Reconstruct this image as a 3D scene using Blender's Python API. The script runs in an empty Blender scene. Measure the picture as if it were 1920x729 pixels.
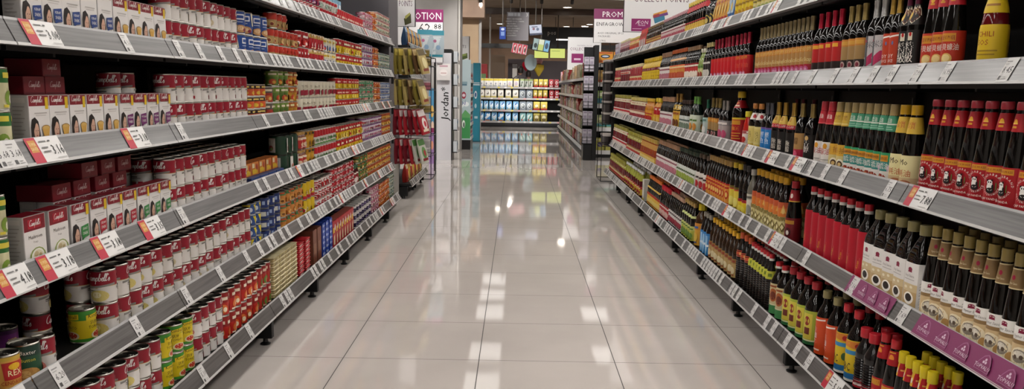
import bpy, math, random
from mathutils import Vector, Matrix
random.seed(7)
PI=math.pi
C=bpy.context.scene.collection
# ------------------------------------------------------------------ camera numbers
CAMZ=1.19; FPX=1590.0; PX,PY=960.0,430.0
PITCH=math.radians(9.502); YAW=math.radians(0.1986); ROLL=math.radians(0.95)
fw=Vector((-math.sin(YAW)*math.cos(PITCH), math.cos(YAW)*math.cos(PITCH), -math.sin(PITCH)))
rt=Vector((math.cos(YAW), math.sin(YAW), 0)); up=rt.cross(fw)
# camera roll (clockwise tilt of the picture)
rt2=rt*math.cos(ROLL)+up*math.sin(ROLL); up2=up*math.cos(ROLL)-rt*math.sin(ROLL)
def in_frame(p, m=25):
    d=Vector(p)-Vector((0,0,CAMZ)); z=d.dot(fw)
    if z<.3: return False
    x=PX+FPX*d.dot(rt2)/z; y=PY-FPX*d.dot(up2)/z
    return -m<x<1920+m and -m<y<729+m
# ------------------------------------------------------------------ materials
MATS={}
def lin(h):
    v=[int(h[i:i+2],16)/255 for i in (0,2,4)]
    return [(c/12.92 if c<=.04045 else ((c+.055)/1.055)**2.4) for c in v]+[1]
KIND={'p':dict(r=.45,s=.4),'g':dict(r=.14,s=.5),'k':dict(r=.32,s=.45),'m':dict(r=.28,m=1.0),'f':dict(r=.38,m=.75),
      'd':dict(r=.045,s=.45),'b':dict(r=.55,s=.3),'w':dict(r=.38,s=.4),'t':dict(r=.5,s=.3)}
def M(spec):
    if spec in MATS: return MATS[spec]
    col,_,k=spec.partition(':'); k=k or 'p'
    m=bpy.data.materials.new('mat_'+spec.replace(':','_')); m.use_nodes=True
    nt=m.node_tree; b=nt.nodes['Principled BSDF']
    if k[0]=='e':
        b.inputs['Base Color'].default_value=(0,0,0,1)
        b.inputs['Emission Color'].default_value=lin(col); b.inputs['Emission Strength'].default_value=float(k[1:] or 1)
        b.inputs['Roughness'].default_value=.3
    else:
        q=KIND[k]
        b.inputs['Base Color'].default_value=lin(col); b.inputs['Roughness'].default_value=q['r']
        b.inputs['Metallic'].default_value=q.get('m',0); b.inputs['Specular IOR Level'].default_value=q.get('s',.5)
        if k in 'fbt':
            n=nt.nodes.new('ShaderNodeTexNoise'); n.inputs['Scale'].default_value={'f':90,'b':60,'t':25}[k]; n.inputs['Detail'].default_value=2
            tc=nt.nodes.new('ShaderNodeTexCoord'); nt.links.new(tc.outputs['Object'],n.inputs['Vector'])
            bp=nt.nodes.new('ShaderNodeBump'); bp.inputs['Strength'].default_value={'f':.5,'b':.15,'t':.9}[k]; bp.inputs['Distance'].default_value={'f':.003,'b':.002,'t':.012}[k]
            nt.links.new(n.outputs['Fac'],bp.inputs['Height']); nt.links.new(bp.outputs['Normal'],b.inputs['Normal'])
        if k=='w':
            tc=nt.nodes.new('ShaderNodeTexCoord'); mp_=nt.nodes.new('ShaderNodeMapping'); mp_.inputs['Scale'].default_value=(40,3,160); n=nt.nodes.new('ShaderNodeTexNoise'); n.inputs['Scale'].default_value=1; n.inputs['Detail'].default_value=4
            rr=nt.nodes.new('ShaderNodeValToRGB'); c0=lin(col); rr.color_ramp.elements[0].color=[x*.7 for x in c0[:3]]+[1]; rr.color_ramp.elements[1].color=[x*1.45 for x in c0[:3]]+[1]; rr.color_ramp.elements[0].position=.32; rr.color_ramp.elements[1].position=.7
            nt.links.new(tc.outputs['Object'],mp_.inputs['Vector']); nt.links.new(mp_.outputs['Vector'],n.inputs['Vector']); nt.links.new(n.outputs['Fac'],rr.inputs['Fac']); nt.links.new(rr.outputs['Color'],b.inputs['Base Color'])
            b.inputs['Coat Weight'].default_value=.3; b.inputs['Coat Roughness'].default_value=.15
    MATS[spec]=m
    return m
# ------------------------------------------------------------------ text
_T={}
def glyphs(s):
    if s in _T: return _T[s]
    cu=bpy.data.curves.new('lettering','FONT'); cu.body=s; cu.resolution_u=1; cu.align_x='CENTER'
    ob=bpy.data.objects.new('lettering',cu); me=ob.to_mesh(); me.calc_loop_triangles()
    v=[(p.co.x/.73,p.co.y/.73) for p in me.vertices]; t=[tuple(x.vertices) for x in me.loop_triangles]
    ob.to_mesh_clear(); bpy.data.objects.remove(ob); bpy.data.curves.remove(cu)
    _T[s]=(v,t); return _T[s]
LET={'C':([(1.6,1.7),(1.35,2),(.85,1.9),(.35,1.3),(.3,.6),(.6,.08),(1.1,.1),(1.5,.5)],1.55),
 'a':([(.7,.85),(.4,.95),(.1,.6),(.15,.1),(.45,.05),(.7,.5),(.78,.9),(.75,.3),(.85,.02),(1.05,.25)],1.0),
 'm':([(0,.3),(.15,.9),(.15,0),(.3,.6),(.5,.92),(.58,.7),(.58,0),(.72,.6),(.92,.92),(1,.7),(1,.15),(1.12,.02),(1.3,.3)],1.25),
 'p':([(0,.3),(.15,.9),(.1,-.8),(.15,.5),(.4,.92),(.65,.7),(.6,.2),(.35,.02),(.15,.2)],.8),
 'b':([(0,.3),(.25,1.2),(.3,1.95),(.15,1.8),(.1,.3),(.3,.02),(.6,.2),(.62,.65),(.4,.85),(.6,.72),(.9,.6)],.85),
 'e':([(.05,.4),(.4,.55),(.5,.8),(.3,.95),(.1,.6),(.15,.15),(.4,.02),(.65,.3)],.6),
 'l':([(0,.3),(.3,1.4),(.32,1.95),(.18,1.9),(.1,.9),(.12,.2),(.28,.02),(.5,.3)],.45),
 "'":([(.2,1.9),(.15,1.5)],.3),
 's':([(0,.2),(.3,.95),(.38,.6),(.5,.3),(.35,.02),(.1,.1)],.5)}
def script_word():
    if '@' in _T: return _T['@']
    v=[];t=[];x=0
    for ch in "Campbell's":
        pts,adv=LET[ch]; pts=[(p[0]+x,p[1]) for p in pts]
        sm=[]
        for i in range(len(pts)-1):
            p0=pts[max(i-1,0)];p1=pts[i];p2=pts[i+1];p3=pts[min(i+2,len(pts)-1)]
            for k in range(2):
                u=k/2
                sm.append(tuple(.5*(2*p1[j]+(p2[j]-p0[j])*u+(2*p0[j]-5*p1[j]+4*p2[j]-p3[j])*u*u+(3*p1[j]-p0[j]-3*p2[j]+p3[j])*u**3) for j in (0,1)))
        sm.append(pts[-1]); b=len(v)
        for i,p in enumerate(sm):
            a=sm[max(i-1,0)];c=sm[min(i+1,len(sm)-1)]; dx,dy=c[0]-a[0],c[1]-a[1]; l=math.hypot(dx,dy) or 1
            w=.105 if abs(dy)>abs(dx) else .07
            nx,ny=-dy/l*w,dx/l*w
            v+= [(p[0]+nx+.22*(p[1]+ny),p[1]+ny),(p[0]-nx+.22*(p[1]-ny),p[1]-ny)]
        for i in range(len(sm)-1):
            t+=[(b+2*i,b+2*i+1,b+2*i+3),(b+2*i,b+2*i+3,b+2*i+2)]
        x+=adv
    _T['@']=([((p[0]-x/2-.1)/x,(p[1]-.6)/x) for p in v],t)
    return _T['@']
# ------------------------------------------------------------------ mesh builder
class MB:
    def __init__(s): s.v=[];s.f=[];s.m=[];s.mats=[]
    def mi(s,mat):
        if mat not in s.mats: s.mats.append(mat)
        return s.mats.index(mat)
    def face(s,pts,mat):
        b=len(s.v); s.v+=[tuple(p) for p in pts]; s.f.append(tuple(range(b,b+len(pts)))); s.m.append(s.mi(mat))
    def raw(s,v,f,mat):
        b=len(s.v); s.v+=[tuple(p) for p in v]; k=s.mi(mat)
        for q in f: s.f.append(tuple(b+i for i in q)); s.m.append(k)
    def join(s,o):
        b=len(s.v); s.v+=o.v
        for q,k in zip(o.f,o.m): s.f.append(tuple(b+i for i in q)); s.m.append(s.mi(o.mats[k]))
    def box(s,a,b,mat,bev=0):
        x0,y0,z0=[min(p,q) for p,q in zip(a,b)]; x1,y1,z1=[max(p,q) for p,q in zip(a,b)]
        if bev<=0:
            v=[(x,y,z) for x in (x0,x1) for y in (y0,y1) for z in (z0,z1)]
            s.raw(v,[(0,1,3,2),(4,6,7,5),(0,4,5,1),(2,3,7,6),(0,2,6,4),(1,5,7,3)],mat)
        else:
            e=bev; rings=[]
            for z,i in ((z0,e),(z0+e,0),(z1-e,0),(z1,e)):
                r=[(x0+i+e,y0+i),(x1-i-e,y0+i),(x1-i,y0+i+e),(x1-i,y1-i-e),(x1-i-e,y1-i),(x0+i+e,y1-i),(x0+i,y1-i-e),(x0+i,y0+i+e)]
                rings.append([(p[0],p[1],z) for p in r])
            v=sum(rings,[]); f=[tuple(range(7,-1,-1)),tuple(range(24,32))]
            for k in range(3):
                for i in range(8):
                    j=(i+1)%8; f.append((8*k+i,8*k+j,8*k+8+j,8*k+8+i))
            s.raw(v,f,mat)
    def lathe(s,prof,seg,mat,n=None,o=(0,0,0)):
        """prof: (r,z) or (r,z,material up to the next point)"""
        rows=[];cur=mat
        def rad(r,th):
            if not n: return r
            return r/((abs(math.cos(th))**n+abs(math.sin(th))**n)**(1/n))
        for p in prof:
            r,z=p[:2]; b=len(s.v)
            if r<1e-6: s.v.append((o[0],o[1],o[2]+z)); rows.append((b,1))
            else:
                for i in range(seg):
                    th=2*PI*i/seg; q=rad(r,th); s.v.append((o[0]+q*math.cos(th),o[1]+q*math.sin(th),o[2]+z))
                rows.append((b,seg))
        for k in range(len(prof)-1):
            if len(prof[k])>2: cur=prof[k][2]
            mi=s.mi(cur); (a,na),(b,nb)=rows[k],rows[k+1]
            for i in range(seg):
                j=(i+1)%seg
                if na==1 and nb==1: continue
                if na==1: q=(a,b+j,b+i)
                elif nb==1: q=(a+i,a+j,b)
                else: q=(a+i,a+j,b+j,b+i)
                s.f.append(q); s.m.append(mi)
    def tube(s,pts,r,mat,seg=6,closed=False):
        pts=[Vector(p) for p in pts]; n=len(pts); rings=[]
        for i,p in enumerate(pts):
            a=pts[i-1] if (i>0 or closed) else p; c=pts[(i+1)%n] if (i<n-1 or closed) else p
            d=(c-a).normalized(); u=d.cross(Vector((0,0,1)))
            if u.length<.05: u=d.cross(Vector((1,0,0)))
            u.normalize(); w=d.cross(u)
            rings.append([p+u*r*math.cos(2*PI*k/seg)+w*r*math.sin(2*PI*k/seg) for k in range(seg)])
        v=sum(rings,[]); f=[]
        for i in range(n if closed else n-1):
            a=seg*i;b=seg*((i+1)%n)
            for k in range(seg):
                j=(k+1)%seg; f.append((a+k,a+j,b+j,b+k))
        if not closed: f+= [tuple(range(seg-1,-1,-1)),tuple(range(seg*(n-1),seg*n))]
        s.raw(v,f,mat)
    def mesh(s,name,sharp=38):
        me=bpy.data.meshes.new(name); me.from_pydata(s.v,[],s.f)
        for k in s.mats: me.materials.append(M(k) if isinstance(k,str) else k)
        me.polygons.foreach_set('material_index',s.m)
        me.polygons.foreach_set('use_smooth',[True]*len(s.f)); me.update()
        me.set_sharp_from_angle(angle=math.radians(sharp))
        return me
def put(name,mb,parent=None,loc=None,rz=0):
    o=bpy.data.objects.new(name,mb if isinstance(mb,bpy.types.Mesh) else mb.mesh(name)); C.objects.link(o)
    if parent: o.parent=parent
    if loc is not None: o.location=loc
    if rz: o.rotation_euler.z=rz
    return o
def tag(o,label,cat,group=None):
    o['label']=label; o['category']=cat
    if group: o['group']=group
    return o
def empty(name,loc=(0,0,0),rz=0):
    o=bpy.data.objects.new(name,None); C.objects.link(o); o.location=loc; o.rotation_euler.z=rz; o.empty_display_size=.05; return o
def struct(name,mb):
    o=put(name,mb); o['kind']='structure'; return o
# ------------------------------------------------------------------ decals: (u,v), u in +-1 over the front, v 0..1 up the label
def R(u0,v0,u1,v1,c): return ('q',[(u0,v0),(u1,v0),(u1,v1),(u0,v1)],c)
def E(u,v,a,b,c,n=14): return ('q',[(u+a*math.cos(2*PI*i/n),v+b*math.sin(2*PI*i/n)) for i in range(n)],c)
def P(pts,c): return ('q',pts,c)
def T(s,u,v,h,c,sh=0,mw=0,rot=0): return ('t',s,u,v,h,c,sh,mw,rot)
def S(u,v,w,c): return ('s',u,v,w,c)
def around(ops,us=(-1.5,-.5,.5,1.5)):
    out=[]
    for d in us:
        for op in ops:
            if op[0]=='q': out.append(('q',[(p[0]+d,p[1]) for p in op[1]],op[2]))
            elif op[0]=='t': out.append(op[:2]+(op[2]+d,)+op[3:])
            else: out.append(('s',op[1]+d)+op[2:])
    return out
def decals(mb,mp,ops,W,H,step,far=False):
    """mp(x_m,y_m,off)->3d; W metres per unit u, H metres per unit v; step: longest piece along u in metres"""
    off=.0018 if far else (.0005 if getattr(mp,'curved',False) else .0002)
    for op in ops:
        off+=.00018 if not far else .0004
        if op[0]=='q':
            p=[(a*W,b*H) for a,b in op[1]]; us=[a for a,_ in p]
            if len(p)==4 and us[0]==us[3] and us[1]==us[2]:
                k=max(1,math.ceil(abs(us[1]-us[0])/step)); v=[];f=[]
                kv=1 if abs(p[3][1]-p[0][1])<.02 or far else max(1,int(abs(p[3][1]-p[0][1])/.012))
                if not getattr(mp,'curved',False): kv=1
                for i in range(k+1):
                    for j in range(kv+1):
                        a,b=i/k,j/kv
                        y=(p[0][1]*(1-a)+p[1][1]*a)*(1-b)+(p[3][1]*(1-a)+p[2][1]*a)*b
                        v.append(mp(us[0]+(us[1]-us[0])*a,y,off))
                for i in range(k):
                    for j in range(kv):
                        q=i*(kv+1)+j; f.append((q,q+kv+1,q+kv+2,q+1))
                mb.raw(v,f,op[2]); continue
            cx=sum(us)/len(us); cy=sum(b for _,b in p)/len(p)
            tri=[((cx,cy),p[i],p[(i+1)%len(p)]) for i in range(len(p))]; out=[]
            while tri:
                t=tri.pop(); xs=[q[0] for q in t]
                if max(xs)-min(xs)>step*1.6 and len(out)<300:
                    e=max(range(3),key=lambda i:abs(t[i][0]-t[(i+1)%3][0])); a,b,c=t[e],t[(e+1)%3],t[(e+2)%3]
                    m=((a[0]+b[0])/2,(a[1]+b[1])/2); tri+=[(a,m,c),(m,b,c)]
                else: out.append(t)
            for t in out: mb.face([mp(q[0],q[1],off) for q in t],op[2])
        elif op[0]=='t':
            _,s,u,v0,h,c,sh,mw,rot=op; vv,tt=glyphs(s); hm=h*H; w=max(p[0] for p in vv)-min(p[0] for p in vv); sx=hm
            if mw and w*hm>mw*W: sx=mw*W/w
            if far:
                hw=w*sx/2/W
                decals(mb,mp,[R(u-hw,v0+h*.2,u+hw,v0+h*.7,c)],W,H,step,False); continue
            cr,sr=math.cos(rot),math.sin(rot)
            pts=[]
            for p in vv:
                x=p[0]*sx+sh*p[1]*hm; y=p[1]*hm
                pts.append(mp(u*W+x*cr-y*sr,v0*H+x*sr+y*cr,off))
            mb.raw(pts,tt,c)
        else:
            _,u,v0,w,c=op
            if far:
                decals(mb,mp,[R(u-w/2,v0-.03,u+w/2,v0+.05,c)],W,H,step,False); continue
            vv,tt=script_word(); wm=w*W
            mb.raw([mp(u*W+p[0]*wm,v0*H+p[1]*wm*1.15,off) for p in vv],tt,c)
def cyl_map(rp,Rm,z0,n=None):
    def mp(x,y,off):
        th=x/Rm; z=z0+y; r=rp(z)+off
        if n: r=r/((abs(math.cos(th))**n+abs(math.sin(th))**n)**(1/n))
        return (r*math.cos(th),r*math.sin(th),z)
    mp.curved=True
    return mp
def plane_map(o,ux,vx,nx):
    o,ux,vx,nx=map(Vector,(o,ux,vx,nx))
    def mp(x,y,off): return tuple(o+ux*x+vx*y+nx*(off+.0003))
    return mp
def interp(prof):
    q=sorted([(p[1],p[0]) for p in prof if p[0]>1e-6])
    def f(z):
        for (a,ra),(b,rb) in zip(q,q[1:]):
            if a<=z<=b: return ra if b-a<1e-9 else ra+(rb-ra)*(z-a)/(b-a)
        return q[0][1] if z<q[0][0] else q[-1][1]
    return f
# ------------------------------------------------------------------ product builders: return [(piece name, MB, part label)], first piece is the thing itself
STEEL='b9b5ad:m'
def can(lod,r,h,bg,ops,lid=STEEL):
    seg=22 if lod==0 else 12
    e=.004
    if lod:
        b=MB(); b.lathe([(r*.95,0,lid),(r*.99,e,bg),(r*.99,h-e,lid),(r*.97,h,lid),(r*.91,h),(r*.9,h-.003),(0,h-.003)],seg,lid)
        decals(b,cyl_map(lambda z:r*.99,r,e),ops,PI*r/2,h-2*e,r*.6,True)
        return [('root',b,None)]
    b=MB(); b.lathe([(0,.001),(r*.9,.001),(r*.94,0),(r,.0015),(r*.965,.005),(r*.965,h-.005),(r,h-.0015),(r*.97,h),(r*.92,h),(r*.9,h-.004),(r*.8,h-.004),(r*.78,h-.0032),(r*.6,h-.0032),(r*.58,h-.004),(0,h-.004)],seg,lid)
    l=MB(); decals(l,cyl_map(lambda z:r*.972,r,.005),[R(-2,0,2,1,bg)]+ops,PI*r/2,h-.01,r*.2)
    p=MB(); p.tube([(r*.15*math.cos(t)+r*.35,r*.15*math.sin(t),h-.0025) for t in [2*PI*i/8 for i in range(8)]],.0012,lid,5,True); p.box((r*.45,-.004,h-.0038),(r*.62,.004,h-.0015),lid)
    return [('root',b,None),('paper_label',l,None),('pull_tab',p,None)]
PROF={
'wine':[(0,0),(.92,0),(1,.02),(1,.55),(.97,.60),(.82,.67),(.55,.73),(.41,.78),(.36,.86),(.36,.99),(0,1)],
'oyster':[(0,0),(.95,0),(1,.02),(1,.34),(.97,.42),(.66,.74),(.54,.84),(.45,.90),(.42,.92),(.42,.95),(0,.95)],
'soy':[(0,0),(.93,0),(1,.02),(1,.56),(.95,.63),(.68,.73),(.42,.80),(.36,.85),(.36,.95),(0,.95)],
'long':[(0,0),(.93,0),(1,.02),(1,.62),(.92,.69),(.6,.77),(.42,.83),(.40,.95),(0,.95)],
'square':[(0,0),(.95,0),(1,.02),(1,.60),(.94,.66),(.55,.80),(.38,.86),(.36,.95),(0,.95)],
'jar':[(0,0),(.94,0),(1,.03),(1,.76),(.9,.82),(.84,.85),(.84,.9),(0,.9)],
'sauce':[(0,0),(.92,0),(1,.03),(.98,.45),(.8,.66),(.52,.82),(.44,.88),(.42,.94),(0,.94)],
'ribbed':[(0,0),(.93,0),(1,.02)]+sum([[(1,.06+.04*i),(.93,.08+.04*i)] for i in range(12)],[])+[(1,.56),(.95,.64),(.66,.74),(.44,.80),(.40,.86),(.40,.95),(0,.95)],
'can':[(0,0),(.95,0),(1,.02),(1,.98),(.95,1),(0,1)],
}
CAPS={'foil':[(.45,.745),(.42,.80),(.38,.88),(.38,.94),(.41,.95),(.41,1),(0,1.002)],
'screw':[(.47,.885),(.49,.89),(.49,.99),(.46,1),(0,1)],'wide':[(.62,.85),(.64,.86),(.64,.99),(.6,1),(0,1)],
'small':[(.42,.93),(.47,.93),(.48,.945),(.48,.985),(.43,1),(0,1)],'lid':[(.9,.85),(.93,.86),(.93,.98),(.88,1),(0,1)],
'tall':[(.50,.85),(.51,.86),(.47,.985),(.43,1),(0,1)]}
def bottle(lod,prof,r,h,glass,cap,capcol,labels,cap2=None,n=None,tagc=None):
    """labels: [(z0,z1,bg,ops,wrap half-width)]"""
    pr=[(p[0]*r,p[1]*h) for p in PROF[prof]]; rp=interp(pr)
    if lod and prof=='ribbed': pr=[(p[0]*r,p[1]*h) for p in PROF['soy']]
    seg=(24 if not n else 32) if lod==0 else (10 if not n else 16)
    body=MB(); body.lathe(pr,seg,glass,n)
    cp=MB()
    cpr=[(p[0]*r,p[1]*h) for p in CAPS[cap]] if cap else []
    if cap: cp.lathe(cpr,16 if lod==0 else 8,capcol)
    if cap2 and cap:
        z=CAPS[cap][0][1]*h; cp.lathe([(.51*r,z-.001),(.515*r,z+.035*h),(.46*r,z+.04*h)],16 if lod==0 else 8,cap2)
    out=[('root',body,None)]
    if cap: out.append(('foil_capsule' if cap=='foil' else 'cap',cp,None))
    for i,(z0,z1,bg,ops,w) in enumerate(labels):
        l=MB(); decals(l,cyl_map(rp,r,z0*h,n),[R(-w,0,w,1,bg)]+ops,PI*r/2,(z1-z0)*h,r*(.2 if lod==0 else .62),bool(lod))
        out.append(('label' if i==0 else 'neck_label',l,None))
    if lod:
        for x in out[1:]: body.join(x[1])
        return out[:1]
    return out
def carton(lod,w,d,h,side,front,frontops,sideops=(),top=None):
    b=MB(); b.box((-d/2,-w/2,0),(d/2,w/2,h),side,0 if lod else .0012)
    decals(b,plane_map((d/2,0,0),(0,1,0),(0,0,1),(1,0,0)),[R(-.98,.005,.98,.995,front)]+list(frontops),w/2,h,9,bool(lod))
    if sideops:
        decals(b,plane_map((0,-w/2,0),(1,0,0),(0,0,1),(0,-1,0)),list(sideops),d/2,h,9,bool(lod))
        decals(b,plane_map((0,w/2,0),(-1,0,0),(0,0,1),(0,1,0)),list(sideops),d/2,h,9,bool(lod))
    if top: decals(b,plane_map((0,0,h),(0,1,0),(-1,0,0),(0,0,1)),[R(-.98,-.48,.98,.48,top)],w/2,d,9,bool(lod))
    return [('root',b,None)]
def pouch(lod,w,d,h,bg,ops,top=None):
    """filled bag: pillow that narrows to a flat sealed top"""
    b=MB(); k=8 if lod==0 else 5; rings=[]
    for i in range(k+1):
        t=i/k; dd=d/2*max(.04,math.sin(PI*min(1,.30+.70*t)))if t<1 else .002
        ww=w/2*(.93+.07*math.sin(PI*t))
        rings.append([(dd*.7,-ww,t*h),(dd,-ww*.5,t*h),(dd,ww*.5,t*h),(dd*.7,ww,t*h),(-dd*.7,ww,t*h),(-dd,ww*.5,t*h),(-dd,-ww*.5,t*h),(-dd*.7,-ww,t*h)])
    f=[]
    for i in range(k):
        for j in range(8): f.append((8*i+j,8*i+(j+1)%8,8*i+8+(j+1)%8,8*i+8+j))
    f+= [tuple(range(7,-1,-1)),tuple(range(8*k,8*k+8))]
    b.raw(sum(rings,[]),f,bg)
    def mp(x,y,off):
        t=min(1,max(0,y/h)); dd=d/2*max(.04,math.sin(PI*min(1,.30+.70*t))); a=abs(x)/(w/2)
        return (dd*(1 if a<.5 else 1-.3*(a-.5)/.5)+off+.0015,x,y)
    mp.curved=True
    decals(b,mp,ops,w/2,h,w/6,bool(lod))
    return [('root',b,None)]
W_,RED,MAR,CRM,GOLD,BLK,YEL='e6e2de','b3141f','7d1222','dccfae','c99a34','17120f','e3bd1c'
# --- label artwork
def camp(kind):
    low=[P([(-.95,.47),(.95,.62),(.95,.55),(-.95,.40)],'8a8680')]
    if kind=='mushroom': low+=[E(.1,.2,.42,.17,'cdbf9c'),E(.1,.21,.28,.10,'e9e0c6'),E(-.05,.24,.12,.05,'a98f66')]
    if kind=='potato': low+=[E(.1,.21,.5,.19,'d9c87a'),E(.0,.24,.22,.1,'efe6c0')]
    if kind=='cup': low+=[R(-.32,.04,.02,.2,'a3182c'),E(-.15,.2,.17,.03,'d8cba8'),R(.15,.08,.42,.2,'a3182c')]
    if kind=='tomato': low+=[E(.1,.2,.45,.18,'d98a84'),E(.1,.22,.3,.1,'b93a30')]
    one=[S(0,.78,1.35,'f0ece8'),E(0,.5,.1,.045,'c9a44a'),R(-.62,.36,.1,.39,'55504c'),R(-.62,.31,.3,.335,'77726c')]+low
    return [R(-2,.53,2,1,'8e1428'),R(-2,.515,2,.53,'c9a44a')]+around(one,(-1,1))
def tinart(band,dot,txt,top=.6,dot2=None):
    o=[R(-.38,top+.12,.38,top+.26,txt),E(0,.27,.34,.2,dot)]
    if dot2: o+=[E(.12,.24,.16,.11,dot2),R(-.44,.03,-.1,.10,txt)]
    return [R(-2,top,2,1,band)]+around(o)
def woman(bub,btxt,cup=None):
    o=[R(-.95,.80,.95,.99,'7d1222') if cup else R(-.95,.86,.95,.99,'dcd8d6'),S(-.22,.9,1.1,'efeae6') if cup else S(-.2,.925,.9,'9a8f8c'),
       R(.58,.74,.88,.96,'d9b51e') if cup else R(.6,.9,.9,.97,'c7b0b4')]
    o+=[R(-.5,.66,.7,.68,'b3aeaa'),R(-.4,.62,.6,.635,'c2bdb9')]
    o+=[P([(-.92,.02),(-.92,.42),(-.8,.56),(-.5,.6),(-.2,.52),(-.08,.34),(-.02,.02)],'1d1614'),
        E(-.42,.34,.25,.155,'caa08a',16),P([(-.52,.02),(-.52,.22),(-.3,.22),(-.2,.02)],'c49a84'),P([(-.66,.36),(-.62,.52),(-.3,.53),(-.5,.47)],'1d1614'),
        E(-.5,.355,.035,.011,'2a1c18',8),E(-.32,.355,.035,.011,'2a1c18',8),E(-.41,.265,.08,.012,'9b4c48',8),R(-.43,.30,-.40,.34,'b88a74'),
        P([(-.95,.0),(-.7,.11),(-.15,.11),(.05,.0)],'e7dcd6')]
    if cup: o+=[E(.45,.40,.4,.05,'8a6a3c'),P([(.08,.40),(.82,.40),(.7,.24),(.22,.24)],cup),E(.45,.405,.33,.03,'c9a45c'),R(.2,.12,.6,.14,'a8a29e'),R(.2,.08,.5,.095,'a8a29e')]
    else: o+=[P([(.0,.52),(.82,.55),(.84,.30),(.35,.28),(.02,.22),(.12,.3),(.0,.32)],bub),T(btxt[0],.42,.44,.05,W_,mw=.7),T(btxt[1],.42,.34,.06,W_,mw=.7),R(.1,.1,.7,.12,'a8a29e')]
    return o
SIDE=[R(-.7,.86,.7,.95,'b7b1ad')]+[R(-.7,.78-.07*i,.6-.2*(i%3),.80-.07*i,'8d8884') for i in range(9)]
def carton_(kind):
    def f(lod):
        if kind=='rear': return carton(lod,.094,.10,.046,'6f1020','76101f',[S(0,.5,1.1,'c8b0ae'),R(-.9,.04,.9,.09,'4e0a16')],(),'5c0d1a')
        if kind=='mushroom':
            o=[R(-.95,.72,.95,.99,'7d1222'),R(-.6,.76,.6,.93,'a3182c'),S(0,.84,1.0,'efeae6'),T('Mushroom',0,.57,.075,'55504c',mw=1.5),T('Potage',0,.49,.04,'8a8680'),
               E(.1,.2,.75,.2,'8fa054'),E(.1,.22,.6,.16,'e6e2d6'),E(.1,.25,.42,.1,'d9d0b0'),E(-.05,.28,.2,.05,'c0ad84'),E(.3,.24,.14,.045,'b29c70'),P([(-.9,.02),(-.7,.1),(.8,.02)],'7f9a3c')]
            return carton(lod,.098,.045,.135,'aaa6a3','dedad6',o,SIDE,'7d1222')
        a={'cup':woman(None,None,'c79a48'),'bluebubble':woman('1d3a78',('KERAP','SNEK')),'purplebubble':woman('6a2160',('MUDAH','SNEK'))+[R(-.95,.80,.95,.99,'7d1222'),S(-.22,.9,1.1,'efeae6'),R(.58,.74,.88,.96,'d9b51e')],
           'greenbubble':woman('2f7a3c',('SIHAT','SNEK'))+[R(-.95,.80,.95,.99,'7d1222'),S(-.22,.9,1.1,'efeae6'),R(.58,.74,.88,.96,'d9b51e')],
           'redbubble':woman('a3182c',('SEDAP','SNEK'))+[R(-.95,.80,.95,.99,'7d1222'),S(-.22,.9,1.1,'efeae6'),R(.58,.74,.88,.96,'d9b51e')]}[kind]
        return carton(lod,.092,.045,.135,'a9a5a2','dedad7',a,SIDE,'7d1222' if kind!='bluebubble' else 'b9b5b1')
    return f
def kimball(lod):
    o=[R(-2,.70,2,1,'3f8a2c'),R(-2,0,2,.1,'3f8a2c')]+around([P([(-.5,.86),(.5,.92),(.5,.74),(-.5,.68)],'e0c320'),T('Kimball',0,.77,.13,'1c1a12',.1,.95),T('SUP',-.1,.56,.12,'2c2412'),T('TOMATO',0,.42,.1,'2c2412',mw=.8),E(.1,.2,.4,.14,'d8cfa0'),E(.1,.21,.3,.1,'b5341f')],(-1.34,0,1.34))
    return can(lod,.0365,.1,'d9bf1d',o)
def rex(lod):
    o=[R(-2,.9,2,1,'c9a43c')]+around([P([(-.5,.86),(.5,.86),(.42,.4),(-.42,.4)],'b01c18'),E(0,.74,.26,.09,'e0b021'),T('REX',0,.5,.16,'efe2b0'),T('CENDAWAN',0,.28,.1,'b01c18',mw=1.1),E(-.3,.1,.28,.12,'cfae78'),E(.25,.08,.3,.11,'c39c60'),E(0,.17,.2,.08,'e0c796')],(-1.34,0,1.34))
    return can(lod,.038,.104,'dca04a',o)
def greenfruit(lod):
    o=[R(-2,.72,2,1,'16352a')]+around([T('Baxter',0,.78,.11,'e8e4da',.15,.9),T('Button',0,.58,.1,'d8c84a'),E(0,.22,.5,.2,'b98a4c'),E(-.15,.25,.22,.1,'d8b070'),E(.25,.2,.2,.1,'c79a58')],(-1.34,0,1.34))
    return can(lod,.038,.104,'1d4a30',o)
def purplecan(lod):
    return can(lod,.036,.108,'57195a',[R(-2,.0,2,.06,'8a5a86'),R(-2,.9,2,1,'3c1040')]+around([T('ayam',0,.72,.09,'c9b25a',.1),E(0,.42,.24,.12,'d8d0d4'),T('nuts',0,.38,.1,'57195a'),R(-.4,.2,.3,.23,'b79ab8')],(-1.34,0,1.34)))
def t_(r,h,bg,band,dot,txt,top=.6,dot2=None,lid=STEEL): return lambda lod:can(lod,r,h,bg,tinart(band,dot,txt,top,dot2),lid)
def c_(w,d,h,side,front,ops,top=None): return lambda lod:carton(lod,w,d,h,side,front,ops,(),top)
def tray(lod,col,rim,edge):
    b=MB(); w,d,h=.1,.07,.022
    b.box((-d/2,-w/2,0),(d/2,w/2,h*.72),col,.004); b.box((-d/2-.002,-w/2-.002,h*.72),(d/2+.002,w/2+.002,h*.98),rim,.002)
    decals(b,plane_map((d/2,0,0),(0,1,0),(0,0,1),(1,0,0)),[P([(-.9,.2),(-.2,.1),(.6,.5),(-.4,.55)],edge)],w/2,h,9)
    return [('root',b,None)]
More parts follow.
